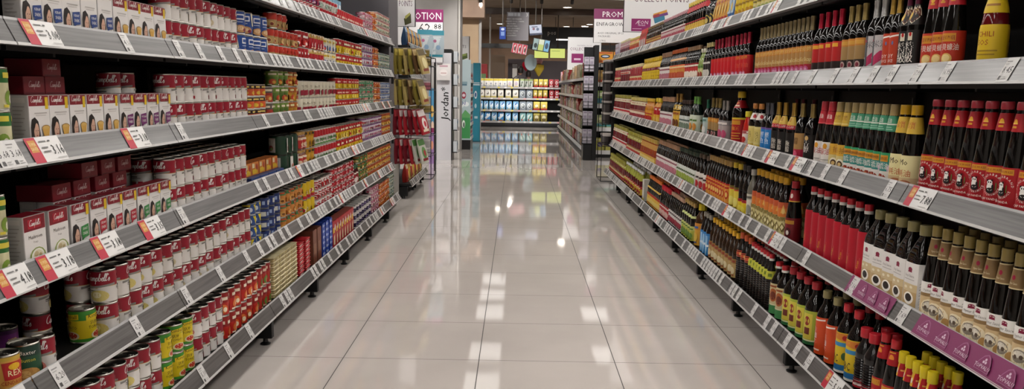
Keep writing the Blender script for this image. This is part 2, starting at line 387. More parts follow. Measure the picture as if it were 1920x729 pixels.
def sq_soy(lod):
    return bottle(lod,'square',.043,.278,'0e0a08:d','screw','8c8256:k',[(.04,.58,'dcd8d4',[E(0,.86,.16,.045,'7a1436'),P([(-.12,.86),(.12,.86),(.16,.8),(-.16,.8)],'7a1436'),T('Soy Sauce',0,.7,.055,'55504c',mw=.9),R(-.35,.64,.35,.655,'a8a29e'),R(-.5,.06,.5,.56,'b79a6c'),R(-.5,.40,.5,.56,'c9b48a'),E(.05,.26,.34,.13,'efe9df'),E(.05,.27,.24,.085,'1c120c'),E(-.2,.48,.1,.03,'e3d9bd'),E(.2,.5,.1,.03,'e3d9bd'),R(-.5,.02,.5,.06,'8f6a3a')]+[R(1.3-.0*i,.1+.07*i,1.9,.12+.07*i,'a8a29e') for i in range(10)]+[R(-1.9,.1+.07*i,-1.3,.12+.07*i,'a8a29e') for i in range(10)],2)],n=5)
def brown_oy(lod):
    return bottle(lod,'oyster',.0365,.292,'0d0906:d','screw','8d7a44:k',[(.03,.42,'e0dcd6',[E(-.05,.92,.2,.045,'7a1436'),P([(-.2,.92),(.1,.92),(.16,.86),(-.26,.86)],'7a1436'),T('Oyster Sauce',-.03,.755,.07,'55504c',.1,1.0),R(-.75,.62,.75,.71,'8c6f48'),R(-.75,.02,.75,.62,'c9ae82'),E(0,.32,.6,.24,'e4d6b6'),E(-.08,.36,.4,.15,'8d8274'),E(-.08,.40,.26,.08,'d8d0c2'),E(.05,.34,.1,.05,'5a4a3c'),E(-.25,.33,.09,.05,'5a4a3c'),E(.45,.2,.25,.12,'b98f58')]+[R(1.05,.12+.08*i,1.85,.14+.08*i,'aaa5a0') for i in range(10)]+[R(-1.85,.12+.08*i,-1.05,.14+.08*i,'aaa5a0') for i in range(10)],2),
      (.69,.87,'7f6440',[R(-2,.0,2,.06,'cbb98e'),R(-2,.94,2,1,'cbb98e'),E(0,.55,.16,.12,'8f1838'),T('Oyster Sauce',0,.22,.12,'e0d2b0',mw=.7)],2)])
def panda(lod):
    ring=[]
    if lod==0:
        for i,ch in enumerate('PANDABRAND'):
            a=PI*.93-PI*.86*i/9; ring.append(T(ch,.0+.42*math.cos(a)*1.0,.57+.215*math.sin(a),.05,'e8dcd4',rot=a-PI/2))
        for i,ch in enumerate('OYSTERSAUCE'):
            a=PI*1.1+PI*.8*i/10; ring.append(T(ch,.42*math.cos(a),.57+.215*math.sin(a),.045,'e8dcd4',rot=a+PI/2))
    one=[R(-.45,.85,.45,.965,'c98a24'),T('LEE KUM KEE',0,.885,.05,'6a0d12',mw=.8),E(0,.57,.31,.17,'8d0f1a')]+ring+[
       E(0,.55,.15,.085,'e9e4de'),E(0,.47,.17,.06,'14100f'),E(-.02,.64,.12,.055,'ece8e2'),E(-.12,.685,.04,.02,'14100f'),E(.08,.69,.04,.02,'14100f'),E(-.06,.645,.03,.018,'14100f',8),E(.035,.645,.03,.018,'14100f',8),E(.12,.55,.045,.055,'14100f'),R(.23,.49,.26,.64,'3a7a34'),
       T('CAP PANDA',0,.27,.05,'e8dcd4',mw=.7)]
    return bottle(lod,'oyster',.0345,.292,'0f0c0a:d','small','a8303c:k',[(.02,.44,'a30f1c',around(one,(-.05,)),2),(.745,.90,'a30f1c',[E(-.05,.5,.2,.2,'d9a02c'),R(-.25,.28,.15,.5,'a30f1c'),R(-.28,.42,.18,.5,'e0b24a'),R(-.25,.2,.15,.32,'c98a24')],2)])
def oys(body_ops,neck_ops,bg,nbg,cap='screw',capc='8f7a4a:k',r=.0325,h=.272,z1=.41):
    return lambda lod:bottle(lod,'oyster',r,h,'0d0a08:d',cap,capc,[(.02,z1,bg,body_ops,2),(.67,.86,nbg,neck_ops,2)])
GREENB=[R(-2,.78,2,1,'2c8a5c'),R(-.55,.72,.4,.92,'c98a24'),T('LEE KUM KEE',-.08,.77,.1,'6a0d12',mw=.85),R(-2,.42,2,.72,'2f7f78'),T('生抽醬油',-.1,.5,.16,'e6e2da',mw=1.1),E(.55,.5,.18,.13,'c0a8bc'),R(-2,0,2,.42,'d8d2cc'),E(-.1,.17,.5,.17,'8c2f1c'),E(-.2,.2,.2,.09,'c9713a'),E(.15,.15,.16,.08,'d9a05a')]
def wine(r,h,foil,ops,bg,glass='0c0908:d',z=(.03,.53),extra=(),w=2): return lambda lod:bottle(lod,'wine',r,h,glass,'foil',foil+':f',[(z[0],z[1],bg,ops,w)]+list(extra))
def soy(r,h,capc,bg,ops,glass='0d0906:d',z=(.05,.52),prof='soy',cap='screw',extra=(),cap2=None): return lambda lod:bottle(lod,prof,r,h,glass,cap,capc+':k',[(z[0],z[1],bg,ops,2)]+list(extra),cap2)
def blob(band,dot,txt,vb=.75): return [R(-2,vb,2,1,band)]+around([R(-.4,vb+.06,.4,vb+.16,txt),E(0,.36,.36,.2,dot),R(-.4,.1,.3,.15,txt)],(-1.2,0,1.2))
GOLDTAN=[R(-2,.80,2,1,'b9762c'),T('金牌',0,.83,.12,'e0c070'),T('Kicap',.1,.5,.14,'e8d89a',.1,.8),R(-2,0,2,.40,'a31a30'),E(0,.22,.3,.13,'c0588c'),E(0,.22,.16,.07,'d9a0bc'),R(-.6,.04,.5,.09,'d98a90')]
GOLDDK=[R(-2,.80,2,1,'b9762c'),R(-.5,.84,.4,.95,'c9943c'),R(-2,0,2,.42,'211714'),E(0,.28,.24,.1,'b79a94'),E(0,.28,.15,.06,'7d2c3c'),R(-.6,.04,.5,.10,'8f8680'),R(-.5,.13,.3,.16,'8f8680')]
REDDK=[R(-2,.85,2,1,'b9241c'),R(-.4,.84,.3,.95,'d9a02c'),R(-2,0,2,.42,'241412'),R(-.6,.05,.5,.11,'9a8f86'),R(-.5,.14,.2,.17,'9a8f86')]
ORANGE=[P([(-1,.88),(.9,.97),(.9,.93),(-1,.84)],'f0e6dc'),E(.2,.75,.08,.05,'5a6a9a'),T('SOY',.0,.38,.1,'f0e6dc'),T('SAUCE',.05,.27,.08,'f0e6dc',mw=.6),R(-.3,.12,.35,.2,'e0a83c'),R(1,.1,1.9,.9,'a01c18')]
BV=[T('香',0,.62,.18,'ece6dc'),T('醇',0,.4,.18,'ece6dc'),E(.0,.88,.2,.08,'c9a468'),R(-.3,.1,.3,.13,'8f8478')]
SP=[T('特',-.05,.5,.2,'ece6dc'),T('級',-.05,.26,.2,'ece6dc'),R(-.2,.76,.16,.94,'d8cdb8'),E(0,.9,.1,.05,'b01c18')]
HEART=[P([(0,.05),(.75,.45),(.85,.75),(.6,.95),(.25,.93),(0,.8),(-.25,.93),(-.6,.95),(-.85,.75),(-.75,.45)],'e0d2b8'),P([(0,.11),(.67,.47),(.76,.74),(.56,.89),(.26,.87),(0,.74),(-.26,.87),(-.56,.89),(-.76,.74),(-.67,.47)],'5a2a1c'),T('120',.22,.62,.16,'e0c070'),E(-.3,.45,.22,.2,'c9a23c'),E(-.3,.72,.1,.1,'d8b090')]
PRODUCTS={} # key -> (object name, category, look, width, height, depth, builder)
def D(key,name,cat,look,w,h,d,fn): PRODUCTS[key]=(name,cat,look,w,h,d,fn)
def DC(key,name,cat,look,r,h,fn): D(key,name,cat,look,2*r,h,2*r,fn)
for k,nm in (('mushroom','cream soup picture'),('potato','pale yellow soup picture'),('cup','little red cup'),('tomato','pink soup picture')):
    DC('can_'+k,'soup_can','can','maroon and white soup can with '+nm,.0365,.1,lambda lod,k=k:can(lod,.0365,.1,'ded9d4',camp(k)))
for k,nm,w in (('cup','soup carton with woman and tan cup',.092),('bluebubble','pale soup carton with woman and blue bubble',.092),('purplebubble','soup carton with woman and purple bubble',.092),('greenbubble','soup carton with woman and green bubble',.092),('redbubble','soup carton with woman and red bubble',.092),('mushroom','white soup carton with mushroom bowl',.098)):
    D('carton_'+k,'soup_carton','carton',nm,w,.135,.045,carton_(k))
D('carton_rear','soup_carton','carton','maroon soup carton lying flat',.094,.046,.10,carton_('rear'))
DC('kimball_can','tomato_soup_can','can','yellow and green tomato soup can',.0365,.1,kimball)
DC('rex_can','mushroom_can','can','orange can with red shield',.038,.104,rex)
DC('greenfruit_can','mushroom_can','can','dark green can with brown picture',.038,.104,greenfruit)
DC('purple_can','nut_can','can','purple can with pale disc',.036,.108,purplecan)
DC('asparagus_can','asparagus_can','can','green and cream asparagus can',.0365,.1,t_(.0365,.1,'cfc9a0','2f6a34','7f9a3c','d9c84a',.66,'e6e0c8'))
DC('redblack_can','baked_bean_can','can','red and black bean can',.036,.1,t_(.036,.1,'b3261c','8f1a18','d9763a','e8d8c0',.55,'f0e0c0'))
DC('redgreen_can','baked_bean_can','can','red and green bean can',.034,.1,t_(.034,.1,'a52a20','8f1c22','5f7a34','d9b8a0',.6,'c9603a'))
DC('bean_can','bean_tin','can','green and yellow bean tin',.036,.079,t_(.036,.079,'56702c','6a8434','a8401f','d8ccb0',.62,'c9983c'))
DC('orangebean_can','bean_tin','can','orange and yellow bean tin',.036,.079,t_(.036,.079,'c08a2c','b0602c','a83a20','d8c890',.62,'d9b04c'))
DC('redbean_can','bean_tin','can','red and grey bean tin',.036,.079,t_(.036,.079,'a03024','5a5048','c0602c','d8ccb0',.62,'c9b060'))
DC('spice_tin','curry_tin','tin','short orange and dark tin',.034,.056,t_(.034,.056,'c9562c','3a2a24','d9b03c','e8c86a',.66))
DC('curry_tin','curry_tin','tin','tan curry tin with red badge',.037,.078,t_(.037,.078,'a98a58','b5301f','c9a468','b5301f',.55,'7f2a1c'))
DC('blue_tin','oat_tin','tin','blue tin with cream stripe',.044,.1,lambda lod:can(lod,.044,.1,'24468a',[R(-2,.0,2,.08,'1c3468')]+around([R(-.42,.62,.28,.88,'dfe0e6'),R(-.36,.68,.2,.82,'24468a'),R(-.42,.5,.1,.53,'b9c4dc'),P([(.36,1),(.58,1),(.7,.4),(.5,.4)],'e0dcc4'),E(-.05,.2,.48,.18,'b98a58'),E(-.1,.23,.28,.1,'d9b890'),E(.25,.15,.14,.08,'7a2438')],(-1.34,0,1.34))))
DC('red_tin','milk_tin','tin','red tin with white lettering',.037,.09,t_(.037,.09,'b01c20','a3151c','c93a34','e8dcd4',.5,'e8dcd4'))
DC('tanred_tin','milk_tin','tin','tan and red tin',.037,.09,t_(.037,.09,'b3202a','c9a458','d9a0a0','e8d0b0',.75,'8f1820'))
DC('whiteyellow_tin','milk_tin','tin','white tin with yellow and blue spots',.037,.088,t_(.037,.088,'dcd8cc','e0d8b4','3a5aa0','d9b43c',.6,'d94a3a'))
DC('redyellow_tin','tuna_tin','tin','red and yellow tin',.04,.096,t_(.04,.096,'d9b41c','a8141c','e8d060','e8dcc0',.55,'b01c20'))
DC('redyellow_short','tuna_tin','tin','short red and yellow tin',.032,.1,t_(.032,.1,'d9a82c','b01c24','c9303a','e8c0b0',.35))
DC('redyellow_flat','tuna_tin','tin','flat red-topped yellow tin',.04,.072,t_(.04,.072,'d9b41c','a8141c','e0c850','e8c0b0',.5))
DC('whitepurple_tin','fish_tin','tin','small white and purple tin',.038,.052,t_(.038,.052,'cfc4cc','8f6a90','b04a6a','7a4a80',.72,'c96a4a'))  # contents of the small tins below not known, kind names are guesses
DC('orange_tin','curry_tin','tin','small orange tin',.036,.05,t_(.036,.05,'c96a2c','b84a24','d9943c','e8d0a0',.6,'a03020'))
DC('greygreen_tin','sardine_can','tin','small grey and green tin',.037,.056,t_(.037,.056,'b9bcb0','8a9a84','5a7a6a','6a7a8a',.7,'c0a878'))
DC('greenpink_tin','fruit_tin','tin','small green and pink tin',.037,.052,t_(.037,.052,'5f9a74','4a8a64','c98a84','d8c0b4',.65,'b5504a'))
DC('bluewhite_tin','fruit_tin','tin','small blue and white tin',.036,.05,t_(.036,.05,'c4c8d0','7a8aa8','4a5a88','5a6a90',.6))
DC('purple_tin','fruit_tin','tin','small red and purple tin',.036,.06,t_(.036,.06,'8f2a4a','a81c28','6a3a78','e0c8c8',.6,'d9a8a8'))
DC('whitered_tin','fish_tin','tin','small white tin with red lid band',.037,.062,t_(.037,.062,'c9c4bc','a81c28','8a9a8a','a81c28',.66))
DC('redwhite_tin','milk_tin','tin','small red and white tin',.037,.062,t_(.037,.062,'b01c24','d8d0cc','e0d4d0','b01c24',.55,'8f1820'))
DC('pinkwhite_tin','fruit_tin','tin','small pink and white tin',.037,.054,t_(.037,.054,'d0b8bc','b05a70','a83a50','c4a0b0',.6,'e0d8d8'))
DC('creampink_tin','fruit_tin','tin','small cream and pink tin',.036,.054,t_(.036,.054,'ccc4b0','b88a84','7a9a84','a06060',.7,'c08a70'))
DC('cream_tin','luncheon_tin','tin','cream tin with maroon lettering',.045,.095,lambda lod:can(lod,.045,.095,'cfc8b4',around([R(-.3,.72,.05,.76,'8f8670'),R(-.2,.64,.25,.68,'8f8670'),P([(-.42,.12),(.42,.2),(.42,.5),(-.42,.44)],'8f1c30'),T('BAR',0,.2,.2,'e8dcd4',.2)])))
DC('darkgreen_tin','ghee_tin','tin','dark green tin with white label',.046,.1,lambda lod:can(lod,.046,.1,'1d3a28',around([R(-.4,.1,.3,.9,'cfccc4'),T('Sea',-.05,.62,.16,'1d3a28'),E(-.05,.34,.2,.16,'b05a50'),E(0,.3,.12,.08,'7a9a5a')],(-1,.6)),'3a3c38:m'))
DC('redlabel_jar','sauce_jar','jar','glass jar with red label',.034,.1,lambda lod:bottle(lod,'jar',.034,.1,'6a3420:d','lid','b08a50:k',[(.12,.72,'b5302c',blob('d8b090','e0c0a0','e8dcd0'),2)]))
DC('dark_jar','sauce_jar','jar','dark jar with green lid',.034,.16,lambda lod:bottle(lod,'jar',.034,.16,'3a1414:d','lid','2f5a3a:k',[(.12,.72,'8f1c24',blob('5a1014','d8c8c0','e8dcd0'),2)]))
DC('gold_tin','condensed_milk_tin','tin','golden yellow tin',.037,.1,t_(.037,.1,'c9962c','b88420','6a4a14','3a2a10',.7,'e0b84a'))
DC('redwhitegreen_tin','condensed_milk_tin','tin','red white and green tin',.037,.1,lambda lod:can(lod,.037,.1,'d4d0c8',[R(-2,.55,2,.95,'ab1a24'),R(-2,.02,2,.12,'5a8a4a')]+around([T('F&N',0,.64,.2,'e8dcd4',.2,.7),R(-.4,.25,.3,.4,'6a7a5a'),E(.3,.3,.12,.1,'5a8a4a')])))
DC('orangeyellow_tin','mackerel_tin','tin','small orange and yellow tin',.037,.054,t_(.037,.054,'c99a3c','b5562c','d9b860','8f3a24',.6,'a84030'))  # contents not known
DC('blueyellow_tin','fish_tin','tin','small blue and yellow tin',.037,.053,lambda lod:can(lod,.037,.053,'2c4a84',around([P([(-.45,.95),(.3,.95),(-.1,.1)],'d9c42c'),E(.25,.4,.2,.25,'c8ccd4')]),'8a8c90:m'))
DC('navy_tin','fish_tin','tin','navy tin with white squares',.042,.053,lambda lod:can(lod,.042,.053,'1c2f66',around([R(-.35,.25,.1,.75,'c4c4bc'),R(.18,.3,.4,.7,'8fa0c4')]),'4a4c54:m'))
DC('orangegreen_tin','fish_tin','tin','orange and green tin',.036,.068,t_(.036,.068,'c9823c','4a7a4a','d9a050','b5502c',.72,'7a4a20'))
DC('yellow_tin','fish_tin','tin','yellow tin with red foot',.04,.1,lambda lod:can(lod,.04,.1,'cfae1c',[R(-2,0,2,.2,'a81c24')]+around([R(-.3,.3,.2,.5,'e8e0c0'),E(-.05,.4,.14,.1,'a81c24')])))
DC('sardine_tin','sardine_can','tin','small red sardine tin',.04,.042,t_(.04,.042,'b01c28','9a1420','d9a0a0','e0c8c8',.7))
DC('green_tin','sardine_can','tin','small green tin',.037,.054,t_(.037,.054,'5a7a3c','3f6a34','c9a050','c0502c',.6,'d8c890'))
DC('tuna_tin','tuna_tub','tub','dark tuna tub with white rim',.05,.054,lambda lod:can(lod,.05,.054,'2a2440',[R(-2,.75,2,1,'c9c4c0'),R(-2,0,2,.12,'c9c4c0')]+around([R(-.35,.3,.3,.6,'6a5a80')]),'b9b5b0:k'))
D('bluewhite_box','tea_carton','carton','blue and white tea carton',.085,.19,.05,c_(.085,.05,.19,'9ab0c0','7aa8c4',[R(-.7,.55,.7,.85,'dfe4e8'),E(0,.3,.4,.16,'3a6a9a')]))
D('blue_flatpack','biscuit_pack','pack','flat dark blue biscuit pack',.13,.04,.09,c_(.13,.09,.04,'1c2c5c','24407a',[R(-.5,.3,.4,.7,'8fa4d0')],'24386c'))
D('noodle_box','noodle_box','carton','small orange noodle carton',.1,.06,.06,c_(.1,.06,.06,'a8502c','c9782c',[R(-.85,.55,-.2,.9,'d9c8a0'),R(-.8,.1,.6,.45,'d9b41c'),E(.45,.6,.25,.25,'a8281c')],'b56a34'))
D('brown_box','sardine_carton','carton','brown carton stack end',.09,.2,.1,c_(.09,.1,.2,'6a3a28','74402c',[R(-.6,.3,.5,.6,'8a5a40')],'5a3020'))
D('blue_box','anchovy_box','carton','flat blue box with white print',.075,.034,.09,c_(.075,.09,.034,'1c3a94','2446a8',[R(-.7,.3,-.1,.75,'c4ccdc'),R(.1,.35,.7,.65,'8aa0d0')],'1c3a94'))
D('redyellow_carton','sardine_carton','carton','red carton with yellow print',.085,.17,.06,c_(.085,.06,.17,'a01a20','b0202a',[R(-.8,.55,.2,.75,'d9b43c'),P([(-.6,.1),(.5,.1),(.2,.5),(-.4,.4)],'d9c4a0'),E(.4,.75,.3,.12,'e0d8d0')],'8f4a40'))
D('cream_tray','fish_tray','tray','shallow cream food tray',.104,.0225,.074,lambda lod:tray(lod,'b8a878','cfc29a','8a7a50'))
D('red_tray','fish_tray','tray','shallow red food tray',.104,.0225,.074,lambda lod:tray(lod,'a3181f','b5242c','d9b0a8'))
# --- right rack
DC('panda_oyster','oyster_sauce_bottle','bottle','red-labelled panda oyster sauce bottle',.0345,.292,panda)
DC('mo_oyster','oyster_sauce_bottle','bottle','cream-labelled oyster sauce bottle with yellow cap',.036,.272,oys([R(-2,.0,2,.35,'c9ae84'),T('Mo',-.1,.72,.18,'2a1c14'),T('耗油',0,.4,.16,'b5502c'),E(.1,.16,.4,.13,'a86a4a')],[T('金寶',0,.35,.34,'b5502c',mw=.8)],'d9cf9a','cda83c',capc='cfa01c:k',r=.036,h=.272,z1=.42))
DC('green_oyster','oyster_sauce_bottle','bottle','green-necked soy sauce bottle with tan cap',.032,.272,oys(GREENB,[R(-2,.42,2,.5,'d8dcd0'),T('醬油',0,.56,.26,'d8dcd0'),R(-.5,.1,.5,.16,'8fc0a8'),R(-.5,.24,.4,.3,'8fc0a8')],'2c8a5c','3a8a68',capc='a08a5c:k',cap='tall'))
DC('gold_oyster','oyster_sauce_bottle','bottle','gold-necked soy sauce bottle',.032,.272,oys([R(-2,.6,2,1,'c99a34'),T('生抽',0,.7,.18,'8f5a1c'),R(-2,0,2,.6,'c9b87a'),E(.1,.3,.36,.2,'e0d8c4'),E(.1,.3,.24,.13,'4a3020'),E(.1,.3,.14,.07,'d8b87a')],[T('金標',0,.45,.3,'7a4a1c'),R(-.5,.1,.5,.2,'e0c878')],'c99a34','c9a43c',capc='a08a5c:k',cap='tall'))
DC('redneck_oyster','oyster_sauce_bottle','bottle','red-necked sauce bottle with white label',.032,.272,oys([R(-2,.0,2,1,'d8d2cc'),R(-1.1,0,-.75,1,'a81c24'),R(.75,0,1.1,1,'a81c24'),T('蠔油',-.0,.55,.2,'a81c24'),R(-.5,.2,.5,.23,'9a948e'),R(-.5,.32,.4,.35,'9a948e'),E(0,.85,.2,.1,'c98a24')],[T('蠔油',0,.45,.28,'e8d8d0'),R(-2,.0,2,.1,'c94a50')],'d8d2cc','b01c2c',capc='b8303c:k',cap='tall'))
DC('scallop_oyster','oyster_sauce_bottle','bottle','red scallop sauce bottle with shell picture',.0345,.29,oys([R(-.45,.74,.45,.94,'c98a24'),T('LEE KUM KEE',0,.79,.1,'6a0d12',mw=.8),T('干貝蠔油',0,.54,.13,'e8dcd0',mw=1.3),E(0,.32,.34,.14,'d9b060'),E(-.02,.34,.24,.09,'e8d090'),T('SCALLOP SAUCE',0,.1,.07,'e8d0c0',mw=.9)],[E(0,.5,.2,.2,'d9a02c'),R(-.2,.2,.2,.3,'c98a24')],'b5301c','b01c28',capc='a8242c:k',r=.0345,h=.29,z1=.42))
DC('dark_panda','oyster_sauce_bottle','bottle','tall dark bottle with red neck label',.036,.28,oys([E(0,.4,.3,.2,'3a0a10'),R(-.5,.75,.5,.9,'b07a24'),E(0,.38,.14,.1,'d8d0c8')],[E(0,.5,.2,.2,'d8cfc4'),R(-2,.0,2,.08,'c9a43c')],'6f0f18','8f1420',capc='a8242c:k',r=.036,h=.28))
DC('chili_yellow','chili_sauce_bottle','bottle','maroon chili bottle with big yellow label',.036,.25,lambda lod:bottle(lod,'sauce',.036,.25,'5a1014:d','screw','cfae1c:k',[(.02,.50,'cfae1c',[R(1,.05,1.95,.9,'b8961c'),T('CHILI',-.1,.74,.12,'8f2a1c',mw=1.1),T('SOS',-.2,.56,.12,'8f2a1c'),R(-.6,.42,.5,.45,'9a7a1c'),R(-.6,.34,.4,.37,'9a7a1c'),R(1.2,.4,1.6,.62,'8a8478')],2),(.62,.86,'cfae1c',[R(-.5,.6,.5,.7,'9a6a1c'),R(-.4,.3,.5,.4,'9a6a1c')],2)]))
DC('small_yellow','chili_sauce_bottle','bottle','small bottle with lime yellow label',.032,.17,soy(.032,.17,'2c4a34','b8b02c',blob('4a7a3c','e0d8a0','4a3a1c'),z=(.05,.55),glass='241410:d'))
DC('black_special','cooking_wine_bottle','bottle','black cooking wine bottle with heart neck tag',.031,.268,wine(.031,.268,'5a1c34',SP,'14100f',z=(.03,.52),extra=[(.58,.82,'1c1412',HEART,1.1)]))
DC('gold_orange','cooking_wine_bottle','bottle','gold-foil bottle with orange label',.031,.262,wine(.031,.262,'a8853c',ORANGE,'b53a1c'))
DC('silver_foil','cooking_wine_bottle','bottle','silver-foil bottle with grey and pink label',.031,.262,wine(.031,.262,'b0aeac',[R(-1,0,-.0,1,'4a4c50'),P([(0,.2),(.6,.35),(.9,.6),(.5,.6),(0,.45)],'b02c58'),R(-.9,.84,-.1,.9,'8f1c34'),T('米酒',.45,.7,.14,'5a5458'),R(-.8,.2,-.2,.24,'9a9a9a'),R(-.8,.4,-.2,.44,'9a9a9a')],'b9b4b4'))
DC('gold_dark','cooking_wine_bottle','bottle','gold-foil bottle with tan and black label',.03,.262,wine(.03,.262,'8f7a48',GOLDDK,'9a7a4c'))
DC('red_dark','cooking_wine_bottle','bottle','red-foil bottle with red and black label',.03,.262,wine(.03,.262,'a81c34',REDDK,'b01c1c'))
DC('gold_tan','cooking_wine_bottle','bottle','gold-foil bottle with tan and red label',.03,.262,wine(.03,.262,'7f7050',GOLDTAN,'a87c44'))
DC('red_foil','cooking_wine_bottle','bottle','red-foil bottle with bright red label',.03,.258,wine(.03,.258,'a0283c',[R(-2,.84,2,1,'c02420'),T('金牌',0,.84,.12,'d9a03c'),T('老抽',0,.5,.16,'d9583c'),E(0,.22,.26,.12,'c87a9c'),E(0,.22,.15,.07,'e0c0d0'),R(-.6,.03,.5,.07,'d98a80'),R(1.2,0,1.95,1,'8a8478')],'c01420'))
DC('dark_tall','vinegar_bottle','bottle','dark vinegar bottle with pale label strip',.031,.25,soy(.031,.25,'c9b87a','241c1c',blob('3a2a2c','c9c4bc','c9c4bc',.8)))
DC('green_sauce','sauce_bottle','bottle','pale green sauce bottle',.03,.22,soy(.03,.22,'d8d4c0','c0c48a',blob('7a9a4a','9a3a2c','5a7a3c'),glass='8a9a5a:d'))
DC('mixed_red','sauce_bottle','bottle','black bottle with red and cream label',.031,.25,soy(.031,.25,'9a7a5a','b5302c',blob('8f1c20','e0d4c4','e0d4c4')))
DC('orangecap_black','soy_sauce_bottle','bottle','black bottle with orange cap and amber label',.03,.255,soy(.03,.255,'c9622c','c98a3c',blob('d96a3c','b54a2c','e0c890'),extra=[(.66,.72,'d8a878',[],2)]))
DC('browncap_white','soy_sauce_bottle','bottle','black bottle with brown cap and white label',.03,.25,soy(.03,.25,'9a7458','d4ccc8',blob('d8d0cc','b06a78','8a4a58',.7),cap='tall'))
DC('yellow_pack','sauce_bottle','bottle','bulky yellow bottle with maroon waist',.042,.235,lambda lod:bottle(lod,'long',.042,.235,'c9a61c:k','wide','c9a61c:k',[(.03,.46,'cfae1c',[R(-2,.86,2,.9,'a8861c')]+around([R(-.4,.55,.3,.62,'a8861c'),R(-.4,.3,.3,.36,'a8861c')]),2),(.5,.60,'6f1426',around([R(-.3,.3,.3,.7,'d8c0c0')]),2)]))
DC('redcream_jar','sauce_jar','jar','red sauce jar with cream label',.036,.2,lambda lod:bottle(lod,'jar',.036,.2,'8f1c22:d','lid','c9b88c:k',[(.1,.5,'cdb98a',blob('8f1c28','b5402c','8f1c28'),2)]))
DC('maroon_jar','sauce_jar','jar','maroon sauce jar with pale lid',.036,.2,lambda lod:bottle(lod,'jar',.036,.2,'6a121e:d','lid','cfc4ac:k',[(.55,.74,'d0c4b4',blob('8f1c28','b5402c','8f1c28'),2)]))
DC('black_vinegar','vinegar_bottle','bottle','black vinegar bottle with white brush characters',.031,.258,wine(.031,.258,'8f7a48',BV,'16110f',z=(.03,.50)))
DC('tan_vinegar','vinegar_bottle','bottle','tan-labelled vinegar bottle with red seal',.031,.258,wine(.031,.258,'8f7a48',[R(-2,0,2,.42,'b01c3c'),E(0,.22,.3,.15,'d8587c'),T('醋',0,.62,.2,'4a3018')],'a8804c',z=(.03,.50)))
DC('redband_wine','vinegar_bottle','bottle','black vinegar bottle with red neck band',.031,.258,wine(.031,.258,'a8853c',[T('陳',0,.5,.17,'e0d8cc'),T('醋',0,.28,.17,'e0d8cc'),R(-2,.0,-1,.9,'8a7a58'),R(1,.0,2,.9,'8a7a58')],'14100f',z=(.03,.48),extra=[(.54,.61,'b01c34',[T('50% OFF',0,.2,.6,'e8dcd4',mw=1.2)],2),(.61,.76,'c9a43c',[R(-.2,.1,.2,.9,'a8781c')],.8)]))
DC('maroon_wine','vinegar_bottle','bottle','maroon-foil vinegar bottle at the back',.03,.275,wine(.03,.275,'4a1820',BV,'16110f'))
DC('blue_label','soy_sauce_bottle','bottle','grey-foil bottle with bright blue label',.031,.252,wine(.031,.252,'5a5a60',[R(-2,.93,2,1,'6a4a90'),T('鰹',0,.62,.18,'dfe6ee'),T('魚',0,.38,.18,'dfe6ee'),R(-.3,.1,.3,.14,'dfe6ee')],'1c74b8',z=(.03,.52)))
DC('cream_label','soy_sauce_bottle','bottle','black bottle with cream label and white collar',.033,.245,soy(.033,.245,'b5763c','d8c882',[R(-.6,.3,.6,.9,'d0bc6c'),T('萬',0,.6,.18,'3a3428'),T('字',0,.38,.18,'3a3428'),R(-2,0,2,.12,'b5402c'),R(-2,.12,2,.2,'d8b43c')],extra=[(.66,.8,'dcd4cc',around([E(0,.5,.25,.3,'b01c28')]),2)]))
DC('small_chili','chili_sauce_bottle','bottle','small red and white chili bottle with lime cap',.029,.2,lambda lod:bottle(lod,'sauce',.029,.2,'b5241c:d','wide','c9b82c:k',[(.1,.5,'d8ccc4',blob('b01c24','b5302c','8f1c24'),2)]))
DC('big_redlabel','soy_sauce_bottle','bottle','tall yellow-capped bottle with large red label',.048,.305,lambda lod:bottle(lod,'long',.048,.305,'0f0b09:d','screw','cfae2c:k',[(.03,.52,'a8141c',[R(-2,.93,2,1,'cfae2c'),R(-.55,.74,.55,.9,'c98a24'),T('老抽王',0,.54,.12,'d9a03c',mw=1.2),R(-.6,.4,.6,.43,'d9a03c'),R(-.6,.3,.5,.33,'d9a03c'),R(-.6,.2,.6,.23,'d9a03c')],2),(.70,.84,'a8141c',[R(-.4,.2,.4,.4,'e0c0a0'),E(0,.7,.3,.2,'d9843c')],2)]))
DC('silver_cap','vinegar_bottle','bottle','silver-capped bottle with pink and grey label',.03,.25,wine(.03,.25,'9a948e',blob('8a8484','b5486a','d8d0cc'),'a89a98'))
DC('greencap_white','vinegar_bottle','bottle','green-foil vinegar bottle with pale blue label',.032,.25,wine(.032,.25,'2f6a54',blob('a8c4bc','d8d8d4','5a7a74'),'bcc8c4'))
DC('greencap_label','vinegar_bottle','bottle','bright green capped bottle with white label',.036,.265,soy(.036,.265,'6aa04a','c4ccb4',blob('cdd4c0','c9883c','5a7a3c',.6),cap='foil',glass='14201a:d'))
DC('blackcap_white','soy_sauce_bottle','bottle','black bottle with white and grey label',.03,.235,soy(.03,.235,'3a2a24','ccd0c8',blob('c4c8c4','6a7a6a','4a5a54',.6)))
DC('gold_tall','cooking_wine_bottle','bottle','tall gold bottle with yellow label',.034,.28,wine(.034,.28,'b08a4a',blob('c99a34','6a3a1c','8f4a1c'),'d0a83c',extra=[(.56,.7,'d0a83c',around([E(0,.5,.25,.35,'e0d0a0')]),2)]))
DC('yellow_redband','sauce_bottle','bottle','yellow sauce bottle with red band',.038,.235,lambda lod:bottle(lod,'long',.038,.235,'c98a24:k','wide','d0b42c:k',[(.05,.5,'cf9a2c',blob('a8141c','d8b04a','a8141c'),2),(.5,.66,'a8141c',around([R(-.3,.3,.3,.7,'e0d0c0')]),2)]))
DC('yellowred_bottle','sauce_bottle','bottle','yellow sauce bottle with red label foot',.032,.225,soy(.032,.225,'d0a82c','d0a02c',blob('c98a24','a8241c','a8241c',.6),glass='b5741c:d'))
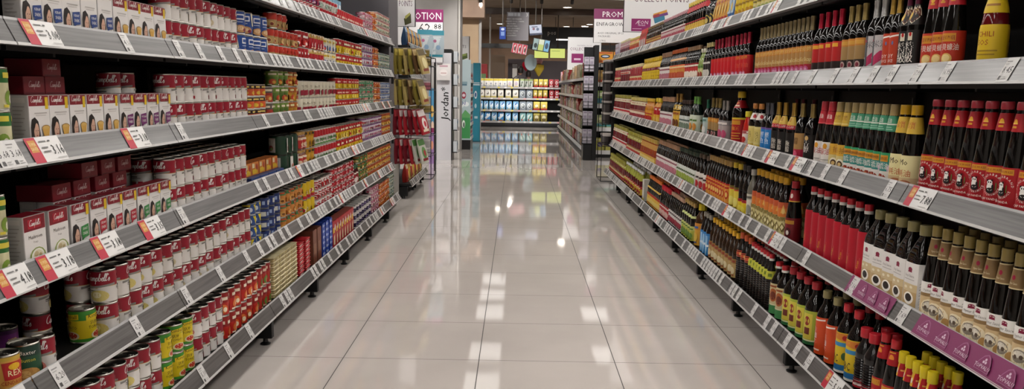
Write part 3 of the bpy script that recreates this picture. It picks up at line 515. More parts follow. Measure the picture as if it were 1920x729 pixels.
DC('maroon_sauce','chili_sauce_bottle','bottle','maroon sauce bottle with red label and yellow cap',.03,.24,lambda lod:bottle(lod,'sauce',.03,.24,'651019:d','wide','8a8234:k',[(.08,.36,'b01c28',blob('c9c0a0','d8ccc0','e0d8d0',.85),2),(.68,.83,'cfc4a8',around([R(-.3,.3,.3,.7,'9a2430')]),2)]))
DC('maroon_sauce_white','chili_sauce_bottle','bottle','maroon sauce bottle with cream label',.031,.225,lambda lod:bottle(lod,'sauce',.031,.225,'5f0f1a:d','wide','b8a85c:k',[(.08,.45,'d0c0a8',blob('c0a888','8f2430','8f2430',.8),2),(.66,.82,'cdbf9c',around([R(-.3,.3,.3,.7,'9a2430')]),2)]))
DC('brown_oyster','oyster_sauce_bottle','bottle','brown-necked oyster sauce bottle with white label',.0365,.292,brown_oy)
DC('square_soy','soy_sauce_bottle','bottle','square white-labelled soy bottle with bowl picture',.043,.278,sq_soy)
DC('red_soy','soy_sauce_bottle','bottle','tall red bottle with white and red cap',.0315,.286,lambda lod:bottle(lod,'long',.0315,.286,'14100e:d','screw','b5202c:k',[(.0,.66,'ab1226',[P([(-.16,.42),(.16,.44),(.16,.5),(-.16,.48)],'a8101e'),T('Kicap',-.05,.36,.06,'d9a02c',.1,.6,1.4),R(-2,0,2,.05,'8f0f1e'),R(-.02,.3,.1,.5,'b8323a')],2)],'d8d2cc:k'))
DC('lattice_bottle','vinegar_bottle','bottle','orange vinegar bottle with cream lattice base and yellow cap',.034,.283,lambda lod:bottle(lod,'soy',.034,.283,'1a1210:d','screw','cf9a1c:k',[(.02,.36,'d8cb90',around([P([(-.24,.5),(0,.74),(.24,.5),(0,.26)],'7a6a34'),P([(-.14,.5),(0,.64),(.14,.5),(0,.36)],'e3d9a8'),P([(-.24,.0),(0,.2),(.24,0)],'7a6a34'),P([(-.24,1),(0,.8),(.24,1)],'7a6a34'),P([(.02,.88),(.25,.97),(.48,.88),(.25,.76)],'8a7a44')],[-2+.5*i for i in range(8)]),2),(.36,.60,'c9702c',[R(-2,.6,2,1,'b5502c')]+around([P([(-.25,.25),(0,.85),(.25,.25)],'dba650'),E(0,.4,.12,.2,'e0bc70')]),2)]))
DC('clear_bottle','rice_wine_bottle','bottle','clear glass bottle with pale label',.03,.27,soy(.03,.27,'b8b4ac','cfcaba',blob('b8b4a4','8a8a80','5a5a54'),glass='6a665c:d'))
DC('dark_yellowbase','soy_sauce_bottle','bottle','dark bottle with low yellow label',.033,.28,soy(.033,.28,'2a2422','cfb41c',blob('a8302c','d8c84a','8f1c1c',.8),z=(.05,.34)))
DC('yellow_soy','soy_sauce_bottle','bottle','yellow-labelled black bottle with yellow cap',.033,.275,soy(.033,.275,'cfae2c','cfb83c',blob('b5402c','d8cc6a','6a5a1c',.85)))
DC('orange_soy','soy_sauce_bottle','bottle','black bottle with orange label and gold cap',.031,.27,soy(.031,.27,'a8864a','cf8a34',[R(-2,.93,2,1,'a8241c'),R(-2,0,2,.12,'a8241c')]+around([E(0,.5,.3,.2,'b5341c'),E(0,.5,.18,.12,'d9b060'),R(-.3,.78,.3,.86,'a8241c')],(-1.2,0,1.2))))
DC('redcream_soy','soy_sauce_bottle','bottle','black bottle with red and cream label',.031,.255,soy(.031,.255,'5a4a3c','d4ccc0',blob('d8d0c8','a8242c','3a2a28',.6)))
DC('greenwhite_soy','soy_sauce_bottle','bottle','black bottle with white and green label',.031,.25,soy(.031,.25,'2c3a2c','d0d0c8',blob('ccd0c8','8a9a3c','4a5a3c',.6)))
DC('amber_bottle','chili_oil_bottle','bottle','amber chili oil bottle with gold label',.032,.23,lambda lod:bottle(lod,'sauce',.032,.23,'8a3a1c:d','wide','a88a3c:k',[(.06,.42,'c99a3c',blob('8f3a1c','d9c070','8f2a1c'),2),(.6,.8,'b5843c',[],2)]))
DC('maroon_yellowcap','chili_sauce_bottle','bottle','maroon bottle with lime label and lime cap',.031,.225,lambda lod:bottle(lod,'sauce',.031,.225,'5f0f18:d','wide','8c8630:k',[(.08,.36,'c9b88c',blob('8f8a3c','a8302c','8f2a1c',.8),2),(.66,.83,'96903c',around([R(-.3,.3,.3,.6,'e0d8b0')]),2)]))
DC('yellowcap_red','oyster_sauce_bottle','bottle','yellow-capped bottle with red and gold label',.034,.235,oys([P([(-.8,0),(-.1,0),(.1,1),(-.5,1)],'d9a82c'),T('鲍魚',-.25,.4,.3,'a8141c'),R(.3,.3,.9,.4,'e0c8b0')],[P([(-.8,0),(-.1,0),(.1,1),(-.5,1)],'d9a82c'),E(-.3,.4,.15,.2,'e8dcd0'),R(.25,.4,.9,.5,'d9a050')],'a8141c','a8141c',cap='wide',capc='cfb81c:k',r=.034,h=.235,z1=.42))
DC('redneck_small','oyster_sauce_bottle','bottle','red-capped bottle with red sun neck label',.034,.25,oys([R(-.45,.74,.45,.94,'c98a24'),E(0,.4,.3,.2,'c94a3c')],[E(0,.5,.28,.25,'d9842c'),R(-.3,.2,.3,.42,'a8141c'),R(-.4,.85,.4,.92,'d9a02c')],'a8141c','a8141c',capc='b5242c:k',r=.034,h=.25))
DC('ribbed_red','sweet_soy_bottle','bottle','ribbed black plastic bottle with red cap',.033,.225,lambda lod:bottle(lod,'ribbed',.033,.225,'14100f:g','wide','b5202c:k',[(.06,.2,'a8202c',blob('8f1c24','d8c0b8','e0d0c8',.7),2)]))  # soy bottles kept as a kind of their own for the ribbed body
DC('blueyellow_soy','soy_sauce_bottle','bottle','yellow and blue labelled bottle with red cap',.036,.265,soy(.036,.265,'b5202c','d4b41c',[R(-2,.0,2,.06,'d8d4cc'),R(-2,.06,2,.2,'2c6a9a'),P([(-1.6,.78),(-.6,.86),(.4,.8),(1.6,.7),(1.6,.98),(-1.6,.98)],'cf7a2c'),R(-1.6,.66,1.6,.76,'3a84b4'),T('ABC',-.3,.26,.2,'2c2418',0,.8,0),E(.5,.42,.2,.1,'3a5a34'),E(.45,.88,.16,.06,'a8241c')],glass='100b09:d',z=(.03,.6)))
DC('orange_gold','soy_sauce_bottle','bottle','orange-labelled bottle with gold cap',.036,.262,soy(.036,.262,'8f8458','c9481c',[P([(-1,.9),(.6,.96),(.6,.92),(-1,.86)],'f0e0d8'),T('生',-.2,.58,.13,'f0e0d8'),T('抽',-.2,.44,.13,'f0e0d8'),T('王',-.2,.3,.13,'f0e0d8'),R(-.3,.1,.3,.14,'f0d0c0'),R(.9,.0,1.9,1,'b03a1c')],z=(.03,.6)))
DC('green_soy','soy_sauce_bottle','bottle','yellow-green labelled soy bottle with red cap',.042,.265,soy(.042,.265,'a8202c','a8b43c',[R(-2,.0,2,.1,'2f6a3c'),R(-2,.1,2,.14,'d8d8b0'),R(-.35,.16,.35,.92,'d4c44a'),E(0,.7,.2,.14,'8f2a24'),R(-.2,.3,.2,.5,'6a2a1c'),R(.75,.25,1.7,.85,'b8c08a')],z=(.03,.56)))
DC('greenbase_soy','soy_sauce_bottle','bottle','brown-labelled bottle with green foot',.036,.25,soy(.036,.25,'b5242c','c9b88c',[R(-2,0,2,.28,'4a8a54'),R(-2,.28,2,.32,'d8d4b0'),E(0,.62,.4,.22,'a85a2c'),E(0,.6,.28,.14,'6a2a14'),R(-.4,.88,.3,.94,'8f4a24')],z=(.03,.6),cap2='d8d4cc:k'))
DC('ribbed_soy','sweet_soy_bottle','bottle','ribbed black bottle with lime shoulder label',.031,.27,lambda lod:bottle(lod,'ribbed',.031,.27,'15110f:g','screw','b5242c:k',[(.56,.70,'b8b83c',around([R(-.3,.3,.2,.7,'6a7a24')]),2)],'d8d4cc:k'))
DC('ribbed_orange','sweet_soy_bottle','bottle','ribbed black bottle with orange cap',.032,.28,lambda lod:bottle(lod,'ribbed',.032,.28,'15110f:g','screw','c9582c:k',[(.54,.66,'b5482c',around([R(-.3,.3,.2,.7,'d9a05a')]),2)]))
DC('yellowcap_clear','fish_sauce_bottle','bottle','amber fish sauce bottle with yellow cap',.0315,.262,soy(.0315,.262,'cf9c1c','b0925c',blob('8f6a34','d8c8a0','8f3a24',.75),glass='2a1a0c:d',z=(.06,.46)))
DC('blue_bottle','soy_sauce_bottle','bottle','black bottle with blue wrap label',.032,.262,soy(.032,.262,'8a8478','2474b4',[P([(-.3,.05),(.1,.05),(.3,.9),(-.1,.9)],'9ac4e0'),R(-.2,.4,.4,.5,'dfe8ee')],z=(.03,.56)))
DC('big_yellowcap','oil_bottle','bottle','large oil bottle with yellow cap and orange label',.045,.29,lambda lod:bottle(lod,'long',.045,.29,'3a2410:d','wide','cfb81c:k',[(.05,.56,'cf9a34',blob('c9842c','d8b44a','3a5a9a',.7),2)]))
DC('green_gold','vinegar_bottle','bottle','black bottle with lime label and gold cap',.032,.27,soy(.032,.27,'a8884a','b8b84a',blob('c4c878','6a8a3c','5a7a2c',.7),extra=[(.62,.68,'c8d08a',[],2)],z=(.05,.42)))
DC('white_black','soy_sauce_bottle','bottle','black bottle with tan cap and white label',.031,.25,soy(.031,.25,'b08a74','d0ccc8',blob('c8c4c0','8f2c3c','4a3a3c',.7),z=(.05,.46)))
DC('redcap_black','soy_sauce_bottle','bottle','black bottle with red cap and red label',.031,.255,soy(.031,.255,'b01c2c','b0242c',blob('8f1820','d8b0a8','e0c8c0',.7),z=(.05,.44),cap='wide'))
DC('orangecap_yellow','soy_sauce_bottle','bottle','black bottle with orange cap and yellow label',.03,.27,soy(.03,.27,'cf6a24','cfa83c',blob('b5402c','d8c06a','a8341c',.8),z=(.05,.44),extra=[(.6,.65,'d8b45a',[],2)]))
D('white_carton','sauce_carton','carton','white carton with yellow foot',.08,.2,.05,c_(.08,.05,.2,'c4c0b4','ccc8bc',[R(-.9,.02,.9,.14,'c9b43c'),R(-.6,.6,.4,.75,'a8a49a')]))
DC('yellowneck_maroon','chili_sauce_bottle','bottle','maroon bottle with tall yellow neck label',.036,.245,lambda lod:bottle(lod,'soy',.036,.245,'4f0d16:d','screw','d8d8d8:k',[(.06,.4,'c9a42c',blob('a8302c','8f1c20','e0d8a0',.7),2),(.62,.86,'8f9020',[R(-2,.9,2,1,'d8d4a0')],2)]))
DC('cream_bottle','sauce_bottle','bottle','cream and yellow sauce bottle',.032,.15,soy(.032,.15,'c9b84a','d0c484',blob('c9b44a','8a9a4a','6a5a2c'),glass='b8a44a:d'))
DC('yellow_bottle','sauce_bottle','bottle','bright yellow squeeze bottle',.032,.19,soy(.032,.19,'d4b81c','d4b81c',blob('c4a41c','b5841c','8f6a14'),glass='cfae1c:k'))
D('blueyellow_pack','sauce_pack','pack','blue and yellow sauce pack',.075,.18,.05,lambda lod:pouch(lod,.075,.05,.18,'2c64a0',[R(-.8,.3,.8,.8,'a8bcd0'),E(0,.5,.4,.14,'d8b43c')]))
D('orange_sachet','sauce_pack','pack','orange sauce sachet with red foot',.07,.17,.045,lambda lod:pouch(lod,.07,.045,.17,'c9902c',[R(-.85,.04,.85,.3,'b5302c'),E(0,.58,.45,.18,'d8b45a'),R(-.5,.82,.5,.9,'a8281c')]))
DC('emblem_bottle','soy_sauce_bottle','bottle','black plastic bottle with round emblem',.042,.21,soy(.042,.21,'1c1816','1c1816',[E(0,.5,.5,.38,'c9b04a'),E(0,.5,.42,.32,'1c1816'),E(0,.5,.25,.18,'c0a85a')],prof='long',glass='141110:g'))
DC('redcap_dark','soy_sauce_bottle','bottle','dark bottle with red collar and yellow cap',.032,.235,soy(.032,.235,'d0b85a','c9a43c',blob('1c1614','d8b44a','a8281c',.8),extra=[(.7,.86,'a81c24',[],2)],z=(.05,.4)))
DC('pinklabel_dark','soy_sauce_bottle','bottle','dark bottle with pale pink label',.031,.2,soy(.031,.2,'b0848a','c8b0ac',blob('d0c4c0','a84a5a','8f3a4a',.7),z=(.05,.5)))
DC('yellowlabel_dark','soy_sauce_bottle','bottle','slim brown bottle with yellow label',.029,.195,soy(.029,.195,'7a6448','c0a04a',blob('a8884a','8f4a2c','8f3a24',.7),glass='2a1c12:d',z=(.05,.42)))
D('red_pouch','sauce_pack','pack','red sauce pouch',.09,.2,.05,lambda lod:pouch(lod,.09,.05,.2,'b5241c',[R(-.7,.2,.7,.5,'c0b4b0'),E(0,.7,.4,.12,'8f4a2c')]))
DC('orange_jar','paste_jar','jar','orange paste jar',.034,.15,lambda lod:bottle(lod,'jar',.034,.15,'b5622c:d','lid','c0a85a:k',[(.12,.7,'a85a34',blob('c9a03c','b53a2c','d8c090'),2)]))
DC('pink_jar','paste_jar','jar','pinkish paste jar with cream lid',.036,.17,lambda lod:bottle(lod,'jar',.036,.17,'8a5a5c:d','lid','c9c09c:k',[(.12,.7,'a8747c',blob('b08a8c','5a2a34','d0c0c0'),2)]))
D('white_box','seasoning_box','carton','white and purple seasoning carton',.08,.16,.05,c_(.08,.05,.16,'b8b0bc','c4c0cc',[R(-.6,.1,.6,.4,'6a5a9a'),R(-.5,.6,.3,.75,'8f3a4a')]))
RUNS=[
('A', 'redwhite_tin', 4.296, 4.759, {'t': 2}),
('A', 'purple_tin', 4.759, 5.238, {'t': 2}),
('A', 'whitered_tin', 5.252, 5.741, {'t': 2}),
('A', 'redyellow_short', 5.757, 6.676, {'t': 1}),
('A', 'bluewhite_box', 5.691, 6.271, {'t': 1, 'dx': 0.09}),
('A', 'pinkwhite_tin', 6.721, 7.111, {'t': 3}),
('A', 'orange_tin', 7.137, 7.296, {'t': 4}),
('A', 'creampink_tin', 7.323, 8.112, {'t': 4}),
('B', 'carton_bluebubble', 2.078, 2.549, {'n': 5}),
('B', 'carton_cup', 2.552, 2.928, {'n': 4}),
('B', 'can_mushroom', 2.933, 3.702, {'t': 2}),
('B', 'blue_tin', 3.723, 4.158, {'t': 2}),
('B', 'curry_tin', 4.185, 4.71, {'t': 2}),
('B', 'curry_tin', 4.239, 4.493, {'t': 1, 'z0': 0.158, 'top': 1}),
('B', 'red_tin', 4.721, 4.936, {'t': 2}),
('B', 'tanred_tin', 4.961, 5.327, {'t': 2}),
('B', 'whiteyellow_tin', 5.342, 5.684, {'t': 2}),
('B', 'redyellow_tin', 5.718, 6.611, {'t': 2}),
('B', 'whitepurple_tin', 6.656, 7.093, {'t': 4}),
('B', 'orange_tin', 7.119, 7.39, {'t': 4}),
('B', 'greygreen_tin', 7.418, 8.065, {'t': 3}),
('C', 'asparagus_can', 1.982, 2.013, {'n': 1, 't': 2}),
('C', 'carton_cup', 2.077, 2.55, {'n': 5}),
('C', 'carton_purplebubble', 2.553, 2.933, {'n': 4}),
('C', 'carton_cup', 2.187, 2.387, {'n': 2, 'dx': 0.07, 'rear': 1, 'rows': 2}),
('C', 'carton_rear', 2.187, 2.387, {'n': 2, 'dx': 0.07, 'z0': 0.135}),
('C', 'carton_rear', 2.276, 2.372, {'n': 1, 'dx': 0.07, 'z0': 0.1815, 'top': 1}),
('C', 'can_cup', 2.942, 3.808, {'t': 2}),
('C', 'can_cup', 2.671, 2.872, {'t': 2, 'dx': 0.07, 'rear': 1}),
('C', 'spice_tin', 3.824, 4.084, {'t': 3}),
('C', 'redbean_can', 4.102, 4.228, {'t': 2}),
('C', 'bean_can', 4.238, 4.496, {'t': 3}),
('C', 'orangebean_can', 4.506, 4.67, {'t': 3}),
('C', 'cream_tin', 4.716, 5.661, {'t': 2}),
('C', 'redyellow_flat', 5.694, 6.48, {'t': 3}),
('C', 'greenpink_tin', 6.524, 7.128, {'t': 4}),
('C', 'orange_tin', 7.154, 7.459, {'t': 4}),
('C', 'bluewhite_tin', 7.488, 8.085, {'t': 4}),
('D', 'asparagus_can', 1.939, 1.955, {'n': 1, 't': 2}),
('D', 'carton_mushroom', 2.009, 2.23, {'n': 2}),
('D', 'carton_greenbubble', 2.233, 2.335, {'n': 1}),
('D', 'carton_redbubble', 2.338, 2.635, {'n': 3}),
('D', 'carton_greenbubble', 2.639, 2.898, {'n': 3, 'far': 1}),
('D', 'carton_redbubble', 2.277, 2.732, {'n': 4, 'dx': 0.07, 'rear': 1, 'rows': 2}),
('D', 'carton_rear', 2.277, 2.732, {'n': 4, 'dx': 0.07, 'z0': 0.135}),
('D', 'carton_rear', 2.433, 2.773, {'n': 3, 'dx': 0.07, 'z0': 0.1815, 'top': 1}),
('D', 'can_cup', 2.907, 3.762, {'t': 2, 'rows': 3}),
('D', 'blue_flatpack', 3.792, 4.334, {'t': 1}),
('D', 'noodle_box', 3.792, 4.334, {'t': 1, 'z0': 0.042, 'dx': 0.03}),
('D', 'darkgreen_tin', 4.354, 4.665, {'t': 2}),
('D', 'redlabel_jar', 4.677, 4.832, {'t': 2}),
('D', 'gold_tin', 4.845, 5.025, {'t': 2}),
('D', 'redwhitegreen_tin', 5.038, 5.637, {'t': 2}),
('D', 'redyellow_tin', 5.654, 6.594, {'t': 2}),
('D', 'whitepurple_tin', 6.64, 7.53, {'t': 4, 'rows': 2}),
('D', 'orangeyellow_tin', 7.56, 8.139, {'t': 4, 'rows': 2}),
('E', 'rex_can', 1.915, 1.99, {'n': 1}),
('E', 'greenfruit_can', 2.003, 2.08, {'n': 1}),
('E', 'can_tomato', 2.084, 2.14, {'n': 1}),
('E', 'carton_rear', 1.899, 2.031, {'n': 3, 'dx': 0.12, 'stand': 1}),
('E', 'purple_can', 2.099, 2.205, {'n': 1, 'dx': 0.12}),
('E', 'kimball_can', 2.314, 2.462, {'n': 1, 'dx': 0.03}),
('E', 'can_potato', 2.267, 2.389, {'n': 1, 't': 2, 'dx': 0.13, 'rear': 1}),
('E', 'can_potato', 2.421, 2.84, {'t': 2, 'rows': 2}),
('E', 'can_mushroom', 2.844, 3.791, {'t': 2, 'rows': 3}),
('E', 'blueyellow_tin', 3.799, 3.945, {'t': 4}),
('E', 'navy_tin', 3.997, 4.284, {'t': 4, 'rows': 2}),
('E', 'orangegreen_tin', 4.303, 4.731, {'t': 3, 'rows': 2}),
('E', 'yellow_tin', 4.743, 5.024, {'t': 2}),
('E', 'redwhite_tin', 5.038, 5.481, {'t': 3, 'rows': 2}),
('E', 'sardine_tin', 5.497, 6.226, {'t': 5, 'rows': 2}),
('E', 'dark_jar', 6.246, 6.416, {'t': 1}),
('E', 'green_tin', 6.438, 6.81, {'t': 4, 'rows': 2}),
('E', 'orangeyellow_tin', 6.835, 8.09, {'t': 4, 'rows': 2}),
('F', 'can_potato', 2.23, 2.718, {'t': 2, 'rows': 3}),
('F', 'kimball_can', 2.722, 3.001, {'t': 2, 'rows': 2}),
('F', 'can_tomato', 3.006, 3.303, {'t': 2, 'rows': 2}),
('F', 'redblack_can', 3.309, 3.76, {'t': 2, 'rows': 2}),
('F', 'redgreen_can', 3.768, 3.966, {'t': 2, 'rows': 2}),
('F', 'cream_tray', 3.992, 4.452, {'t': 9}),
('F', 'red_tray', 4.463, 4.765, {'t': 8}),
('F', 'brown_box', 4.777, 4.998, {'t': 1}),
('F', 'blue_box', 5.012, 5.3, {'t': 6}),
('F', 'redyellow_carton', 5.315, 6.004, {'t': 1}),
('F', 'tuna_tin', 6.063, 6.791, {'t': 3, 'rows': 2}),
('F', 'pinkwhite_tin', 6.816, 7.154, {'t': 4, 'rows': 2}),
('F', 'orange_tin', 7.182, 7.744, {'t': 4}),
('F', 'greygreen_tin', 7.776, 8.438, {'t': 4}),
('a', 'cream_bottle', 4.182, 4.617, {}),
('a', 'yellow_bottle', 4.627, 4.998, {}),
('a', 'blueyellow_pack', 5.009, 5.156, {}),
('a', 'orange_sachet', 5.168, 5.533, {}),
('a', 'emblem_bottle', 5.548, 5.791, {}),
('a', 'redcap_dark', 5.807, 6.447, {'rows': 2}),
('a', 'pinklabel_dark', 6.466, 7.507, {'rows': 2}),
('a', 'yellowlabel_dark', 7.534, 8.378, {'rows': 2}),
('a', 'red_pouch', 8.411, 8.838, {}),
('a', 'orange_jar', 8.876, 9.568, {}),
('a', 'pink_jar', 9.612, 10.43, {}),
('a', 'white_box', 10.535, 11.278, {}),
('b', 'chili_yellow', 2.276, 2.361, {'n': 1}),
('b', 'small_yellow', 2.38, 2.424, {'n': 1, 'dx': 0.07}),
('b', 'scallop_oyster', 2.487, 2.675, {'n': 3}),
('b', 'black_special', 2.724, 2.835, {'n': 2}),
('b', 'gold_orange', 2.851, 2.952, {'n': 2}),
('b', 'silver_foil', 2.973, 3.102, {'n': 2}),
('b', 'gold_dark', 3.134, 3.33, {'n': 3}),
('b', 'red_dark', 3.357, 3.652, {'n': 4}),
('b', 'gold_tan', 3.691, 4.512, {'n': 14}),
('b', 'red_foil', 4.675, 5.541, {'n': 10}),
('b', 'dark_tall', 5.556, 5.758, {}),
('b', 'green_sauce', 5.774, 5.923, {}),
('b', 'mixed_red', 5.94, 6.382, {'rows': 2}),
('b', 'orangecap_black', 6.402, 7.013, {'rows': 2}),
('b', 'browncap_white', 7.037, 7.499, {'rows': 2}),
('b', 'yellow_pack', 7.554, 8.561, {}),
('b', 'redcream_jar', 8.597, 9.47, {}),
('b', 'maroon_jar', 9.514, 10.328, {}),
('b', 'redcream_jar', 10.38, 11.172, {'far': 1}),
('c', 'panda_oyster', 2.032, 2.614, {'n': 8}),
('c', 'mo_oyster', 2.671, 2.83, {'n': 2}),
('c', 'green_oyster', 2.83, 3.219, {'n': 6}),
('c', 'gold_oyster', 3.224, 3.377, {'n': 2}),
('c', 'redneck_oyster', 3.383, 3.545, {'n': 2}),
('c', 'black_vinegar', 3.564, 3.723, {'n': 1}),
('c', 'tan_vinegar', 3.723, 3.822, {'n': 1}),
('c', 'redband_wine', 3.837, 4.182, {'n': 3}),
('c', 'maroon_wine', 3.801, 4.156, {'n': 3, 'dx': 0.075, 'rear': 1}),
('c', 'blue_label', 4.182, 4.345, {'n': 2}),
('c', 'cream_label', 4.355, 4.584, {'n': 2}),
('c', 'small_chili', 4.594, 4.702, {'n': 1}),
('c', 'big_redlabel', 4.746, 5.02, {'n': 1}),
('c', 'silver_cap', 5.058, 5.242, {'n': 2}),
('c', 'gold_dark', 5.256, 5.547, {'n': 3}),
('c', 'greencap_white', 5.562, 5.737, {'n': 1, 'far': 1}),
('c', 'greencap_label', 5.888, 6.158, {'n': 2}),
('c', 'blackcap_white', 6.177, 6.496, {'rows': 2}),
('c', 'gold_tall', 6.517, 6.804, {'n': 2}),
('c', 'browncap_white', 6.827, 7.377, {'rows': 2}),
('c', 'yellow_redband', 7.404, 7.806, {'n': 2}),
('c', 'yellowred_bottle', 7.837, 8.254, {}),
('c', 'maroon_sauce_white', 8.288, 9.366, {'rows': 2}),
('c', 'maroon_sauce', 9.409, 11.06, {'rows': 2}),
('d', 'brown_oyster', 1.981, 2.529, {'n': 9, 'rows': 2}),
('d', 'square_soy', 2.546, 2.96, {'n': 5}),
('d', 'red_soy', 2.964, 3.594, {'n': 8}),
('d', 'dark_panda', 3.741, 3.892, {'n': 1}),
('d', 'lattice_bottle', 3.9, 4.416, {'n': 7, 'rows': 2}),
('d', 'clear_bottle', 4.437, 4.519, {'n': 1}),
('d', 'dark_yellowbase', 4.53, 4.694, {'n': 2}),
('d', 'yellow_soy', 4.705, 4.907, {'n': 2}),
('d', 'orange_soy', 4.919, 5.487, {'n': 9, 'rows': 2}),
('d', 'redcream_soy', 5.502, 5.83, {'n': 3, 'rows': 2}),
('d', 'greenwhite_soy', 5.848, 6.507, {'rows': 2}),
('d', 'browncap_white', 6.529, 7.471, {'rows': 2}),
('d', 'amber_bottle', 7.557, 8.464, {'rows': 2}),
('d', 'maroon_yellowcap', 8.5, 9.523, {'rows': 2}),
('d', 'maroon_sauce', 9.569, 11.187, {'rows': 2}),
('e', 'yellowcap_red', 2.347, 2.581, {'n': 5, 'rows': 2}),
('e', 'redneck_small', 2.6, 2.746, {'n': 2}),
('e', 'ribbed_red', 2.755, 2.896, {'n': 2, 'rows': 2}),
('e', 'blueyellow_soy', 2.905, 3.082, {'n': 2, 'rows': 2}),
('e', 'orange_gold', 3.102, 3.303, {'n': 2, 'rows': 2}),
('e', 'green_soy', 3.345, 3.73, {'n': 4, 'rows': 2}),
('e', 'greenbase_soy', 3.737, 3.927, {'n': 2, 'rows': 2}),
('e', 'ribbed_soy', 3.935, 4.296, {'n': 7, 'rows': 2}),
('e', 'ribbed_orange', 4.306, 4.545, {'n': 3, 'rows': 2}),
('e', 'yellowcap_clear', 4.556, 5.194, {'n': 8, 'rows': 2}),
('e', 'blue_bottle', 5.209, 5.447, {'n': 3, 'rows': 2}),
('e', 'big_yellowcap', 5.463, 5.691, {'n': 1}),
('e', 'green_gold', 5.708, 6.071, {'rows': 2}),
('e', 'white_black', 6.09, 6.593, {'rows': 2}),
('e', 'redcap_black', 6.615, 7.026, {'rows': 2}),
('e', 'orangecap_yellow', 7.052, 7.699, {'rows': 2}),
('e', 'white_carton', 7.729, 8.118, {'n': 1}),
('e', 'yellowneck_maroon', 8.153, 9.417, {'n': 9, 'rows': 2}),
('e', 'maroon_yellowcap', 9.463, 11.265, {'rows': 2})
]
TAGS=[
('B', 'promo', 2.112, 0.203, '3.08'),
('B', 'tag', 2.567, 0.119, '4.16'),
('B', 'tag', 2.963, 0.14, '3.18'),
('B', 'tag', 3.159, 0.154, '3.18'),
('B', 'tag', 3.383, 0.146, '3.13'),
('B', 'tag', 3.572, 0.129, '3.19'),
('B', 'tag', 3.705, 0.08, '3.19'),
('C', 'tag', 1.913, 0.024, '3.68'),
('C', 'tag', 1.961, 0.047, '3.68'),
('C', 'promo', 2.096, 0.213, '3.16'),
('C', 'promo', 2.596, 0.195, '3.18'),
('C', 'tag', 2.954, 0.138, '3.18'),
('D', 'promo', 1.923, 0.128, '4.18'),
('D', 'promo', 2.107, 0.213, '3.18'),
('D', 'promo', 2.376, 0.221, '3.18'),
('D', 'promo', 2.675, 0.226, '3.15'),
('D', 'tag', 2.927, 0.135, '5.10'),
('D', 'tag', 3.801, 0.112, '5.10'),
('D', 'tag', 3.929, 0.111, '5.10'),
('E', 'tag', 1.914, 0.066, '6.20'),
('E', 'tag', 2.076, 0.131, '6.20'),
('E', 'tag', 2.529, 0.138, '6.20'),
('E', 'tag', 2.928, 0.153, '5.10'),
('E', 'tag', 3.278, 0.147, '5.10'),
('E', 'tag', 3.611, 0.155, '5.10'),
('E', 'tag', 3.801, 0.114, '5.10'),
('E', 'tag', 3.941, 0.096, '5.10'),
('E', 'tag', 5.804, 0.409, '4.05'),
('F', 'tag', 2.901, 0.177, '5.10'),
('F', 'tag', 3.176, 0.155, '5.10'),
('F', 'tag', 3.439, 0.158, '5.10'),
('b', 'tag', 2.124, 0.122, '8.45'),
('b', 'tag', 2.423, 0.135, '16.95'),
('b', 'tag', 2.601, 0.131, '17.99'),
('b', 'tag', 2.777, 0.126, '8.90'),
('b', 'tag', 2.922, 0.122, '8.90'),
('b', 'tag', 3.091, 0.122, '8.90'),
('b', 'tag', 3.283, 0.127, '8.90'),
('b', 'tag', 3.526, 0.146, '8.90'),
('c', 'promo', 2.509, 0.243, '7.88'),
('c', 'tag', 2.724, 0.111, '6.75'),
('c', 'tag', 3.114, 0.124, '5.90'),
('c', 'tag', 3.298, 0.122, '5.90'),
('c', 'promo', 3.621, 0.223, '4.90'),
('c', 'tag', 3.452, 0.114, '5.90'),
('c', 'promo', 3.992, 0.211, '4.90'),
('d', 'topvalu', 2.797, 0.373, ''),
('d', 'topvalu', 2.183, 0.545, ''),
('d', 'tag', 2.547, 0.143, '7.69'),
('d', 'tag', 2.938, 0.131, '7.16'),
('d', 'tag', 3.436, 0.131, '6.10'),
('d', 'tag', 3.753, 0.132, '6.10'),
('d', 'promo', 4.766, 0.285, '4.90'),
('e', 'tag', 3.429, 0.113, '6.10'),
('e', 'tag', 3.303, 0.112, '6.10'),
('e', 'tag', 3.161, 0.133, '6.22'),
('e', 'promo', 2.905, 0.253, '5.15'),
('e', 'tag', 3.615, 0.078, '6.10'),
('e', 'tag', 3.719, 0.083, '6.10')
]
# ------------------------------------------------------------------ room
def noise_mat(name,col,col2,scale,rough,bump=0,spec=.4):
    m=bpy.data.materials.new(name); m.use_nodes=True; nt=m.node_tree; b=nt.nodes['Principled BSDF']
    tc=nt.nodes.new('ShaderNodeTexCoord'); n=nt.nodes.new('ShaderNodeTexNoise'); n.inputs['Scale'].default_value=scale; n.inputs['Detail'].default_value=5
    r=nt.nodes.new('ShaderNodeValToRGB'); r.color_ramp.elements[0].color=lin(col); r.color_ramp.elements[1].color=lin(col2); r.color_ramp.elements[0].position=.35; r.color_ramp.elements[1].position=.68
    nt.links.new(tc.outputs['Object'],n.inputs['Vector']); nt.links.new(n.outputs['Fac'],r.inputs['Fac']); nt.links.new(r.outputs['Color'],b.inputs['Base Color'])
    b.inputs['Roughness'].default_value=rough; b.inputs['Specular IOR Level'].default_value=spec
    if bump:
        p=nt.nodes.new('ShaderNodeBump'); p.inputs['Strength'].default_value=bump; p.inputs['Distance'].default_value=.01
        nt.links.new(n.outputs['Fac'],p.inputs['Height']); nt.links.new(p.outputs['Normal'],b.inputs['Normal'])
    return m
